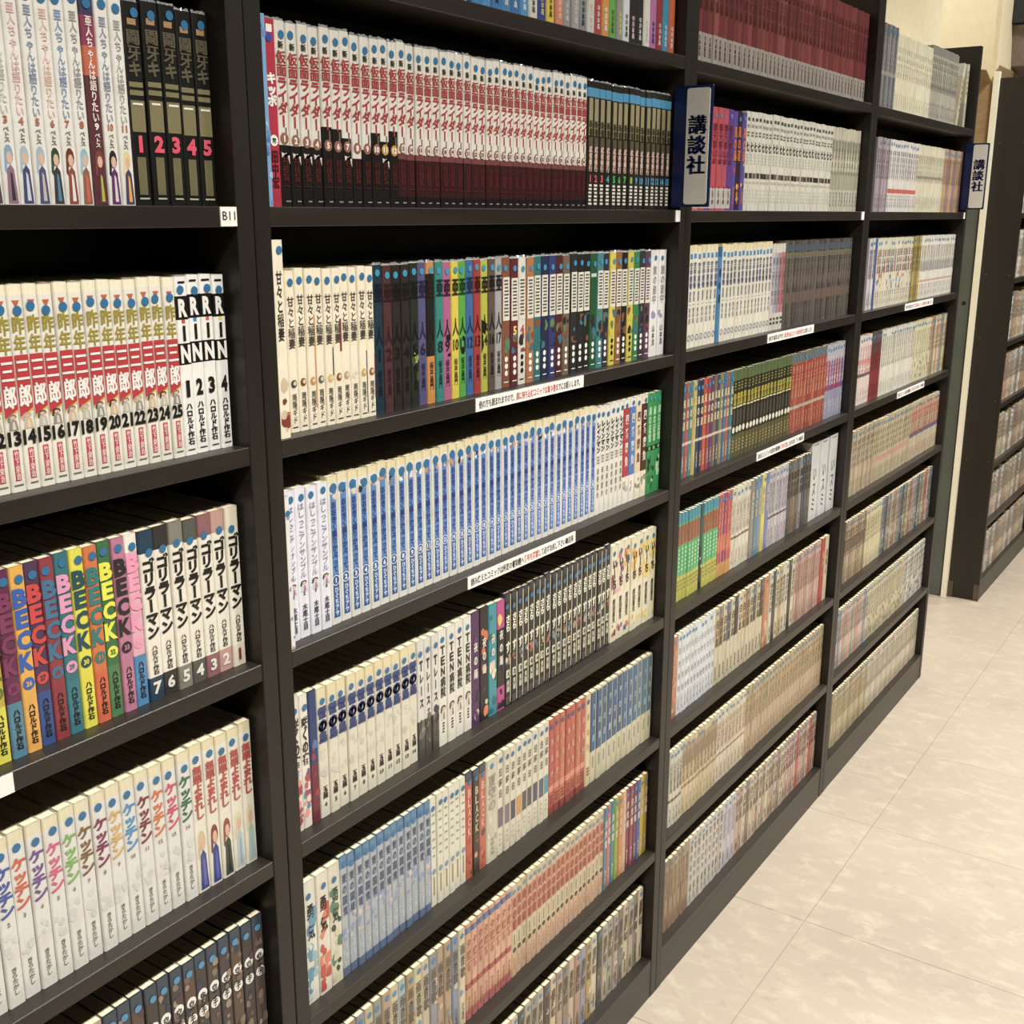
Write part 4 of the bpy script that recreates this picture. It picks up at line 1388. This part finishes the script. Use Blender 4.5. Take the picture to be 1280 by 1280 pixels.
def prism(name, pts, x0, x1, mat, parent):
    """outline in (y, z), extruded along x; plate faces -X"""
    n = len(pts)
    v = [(x0, p[0], p[1]) for p in pts] + [(x1, p[0], p[1]) for p in pts]
    f = [tuple(range(n)), tuple(range(2 * n - 1, n - 1, -1))] + [(k, k + n, (k + 1) % n + n, (k + 1) % n) for k in range(n)]
    return mesh_obj(name, v, f, mat, parent)


def blue_sign(x, z0, z1, label):
    e = empty('publisher_sign', (x, 0, z0))
    tag(e, label, 'sign', 'blue publisher signs')
    H = z1 - z0
    prism('board', rounded(-.048, .0135, 0, H, .002), -.0035, 0, M['navy'], e)
    prism('plate', rounded(-.0445, -.0075, .004, H - .004, .004), -.0055, -.0036, M['white_plate'], e)
    L = Flat()
    for k, ch in enumerate('講談社'):
        L.glyph(ch, 0.026, H * (.68 - .165 * k), .0300, .0285, (0, 0, 0, 1), 0, .07)
    v = [(-.0058, -p[0], p[2]) for p in L.v]
    mesh_obj('lettering', v, L.f, M['navy_ink'], e)


blue_sign(1.7785, 1.4045, 1.5785, 'near blue and white vertical publisher sign on the second bookcase')
blue_sign(3.5785, 1.408, 1.5835, 'far blue and white vertical publisher sign at the last bookcase')


def text_strip(parts, x0, x1, z, hgt, o, yoff):
    """parts: list of (string, material)"""
    total = sum(len(s) for s, _ in parts)
    cell = (x1 - x0) / total
    x = x0
    for s, m in parts:
        L = Flat()
        for ch in s:
            if ch != ' ':
                em = ord(ch) > 0x2000
                L.glyph(ch, x + cell / 2, z, cell * (1.02 if em else .6), hgt * (1.0 if em else .8), (0, 0, 0, 1), yoff, .012, em)
            x += cell
        mesh_obj('lettering', L.v, L.f, m, o)


N1 = [('他の方も読まれますので、', 'ink'), ('席に持ち込むコミックは10巻ま', 'red_ink'), ('でにお願いします。', 'ink')]
N2 = [('読み終えたコミックは所定の書架棚へ', 'ink'), ('番号を確認', 'red_ink'), ('して必ずお戻し下さい', 'ink'), ('■', 'navy_ink'), ('店長', 'ink')]
NOT = [(1.243, 1.497, 2, N1, 'white notice strip under the second full shelf of the second bookcase'),
       (1.224, 1.482, 3, N2, 'white notice strip under the third full shelf of the second bookcase'),
       (2.165, 2.41, 2, N1, 'white notice strip on third bookcase under white and dark brown books'),
       (2.145, 2.395, 3, N2, 'white notice strip on third bookcase under black and olive books'),
       (3.06, 3.32, 2, N1, 'upper white notice strip on the fourth bookcase'),
       (3.06, 3.31, 3, N2, 'lower white notice strip on the fourth bookcase')]
for x0, x1, r, txt, lab in NOT:
    z0 = zr(r) - .0172
    e = empty('notice_strip', (x0, 0, z0))
    tag(e, lab, 'notice', 'notice strips on shelf edges')
    v, f = box_geo(0, x1 - x0, -.0006, .0006, 0, .0162)
    mesh_obj('paper_strip', v, f, M['paper_tag'], e)
    text_strip([(s, M[m]) for s, m in txt], .006, x1 - x0 - .006, .0081, .0105, e, -.0009)


def shelf_tag(x0, x1, z1, text, label):
    e = empty('shelf_tag', (x0, 0, z1 - .0172))
    tag(e, label, 'tag', 'white tags on shelf edges')
    v, f = box_geo(0, x1 - x0, -.0006, .0006, 0, .0168)
    mesh_obj('paper_tag', v, f, M['paper_tag'], e)
    if text:
        L = Flat()
        L.glyph(text, (x1 - x0) / 2, .0092, (x1 - x0) * .78, .0075, (0, 0, 0, 1), -.0009, .004, False)
        mesh_obj('lettering', L.v, L.f, M['ink'], e)


shelf_tag(.8595, .8785, zr(1), 'B11', 'small white shelf tag reading B11')
shelf_tag(1.764, 1.779, zr(1), None, 'small blank white tag under the near blue sign')
shelf_tag(2.662, 2.679, zr(1), None, 'small blank white tag on the third bookcase edge')
shelf_tag(3.566, 3.579, zr(1), None, 'small blank white tag under the far blue sign')
shelf_tag(.588, .606, zr(3), None, 'small white shelf tag at the left photo edge')

# ------------------------------------------------------------------ things beyond the last bookcase
e = empty('steel_locker', (4.6, .3, 0))
tag(e, 'grey-green steel locker standing beyond the last bookcase', 'locker')
box('body', 4.435, 4.80, .153, .50, 0.0, 1.47, M['steel'], e, .003)
box('edge_rail', 4.428, 4.4349, .196, .206, 0.02, 1.46, M['steel'], e)
vs = [(4.4342 - 4.6, .172 - .3 + .007 * math.cos(a * math.pi / 6), 1.09 + .007 * math.sin(a * math.pi / 6)) for a in range(12)]
vs2 = [(v[0] + .0006, v[1], v[2]) for v in vs]
mesh_obj('lock_hole', vs + vs2, [tuple(range(11, -1, -1))] + [(k, (k + 1) % 12, 12 + (k + 1) % 12, 12 + k) for k in range(12)], M['hole'], e)

e = empty('cardboard_box', (4.6, .28, 1.47))
tag(e, 'brown cardboard box on top of the steel locker', 'box')
bx0, bx1, by0, by1, bz = 4.437, 4.77, .153, .38, .36
box('carton', bx0, bx1, by0, by1, 1.4703, 1.47 + bz, M['card'], e, .002)
ox, oy, oz = 4.6, .28, 1.47


def flap(pts):
    v = [(p[0] - ox, p[1] - oy, p[2] - oz) for p in pts]
    n = len(v)
    v2 = [(q[0] + .002, q[1], q[2] + .003) for q in v]
    mesh_obj('flap', v + v2, [tuple(range(n)), tuple(range(2 * n - 1, n - 1, -1))] + [(k, k + n, (k + 1) % n + n, (k + 1) % n) for k in range(n)], M['card'], e)


zt = 1.47 + bz
flap([(bx0, by0 + .005, zt), (bx0, by1 - .005, zt), (bx0 - .06, by1 - .01, zt + .05), (bx0 - .06, by0 + .01, zt + .03)])
flap([(bx0 + .01, by0, zt), (bx1 - .01, by0, zt), (bx1 - .02, by0 - .012, zt + .05), (bx0 + .02, by0 - .012, zt + .05)])

e = empty('wall_speaker', (5.0, .15, 2.05))
tag(e, 'black wall box in the top right corner above the far bookcase', 'speaker')
sx, sy, sz = 5.0, .15, 2.05


def loc(p):
    return (p[0] - sx, p[1] - sy, p[2] - sz)


# ------------------------------------------------------------------ end
v = [loc(p) for p in [(4.62, .02, 2.035), (4.90, .02, 1.99), (4.90, .149, 1.99), (4.62, .149, 2.035), (4.62, .02, 2.25), (4.90, .02, 2.25), (4.90, .149, 2.25), (4.62, .149, 2.25)]]
mesh_obj('housing', v, list(BOX_F), M['black_plastic'], e)
v = [loc(p) for p in [(4.68, .06, 1.90), (4.90, .06, 1.86), (4.90, .149, 1.86), (4.68, .149, 1.90), (4.64, .06, 2.03), (4.90, .06, 1.992), (4.90, .149, 1.992), (4.64, .149, 2.03)]]
mesh_obj('bracket', v, list(BOX_F), M['grey_fabric'], e)
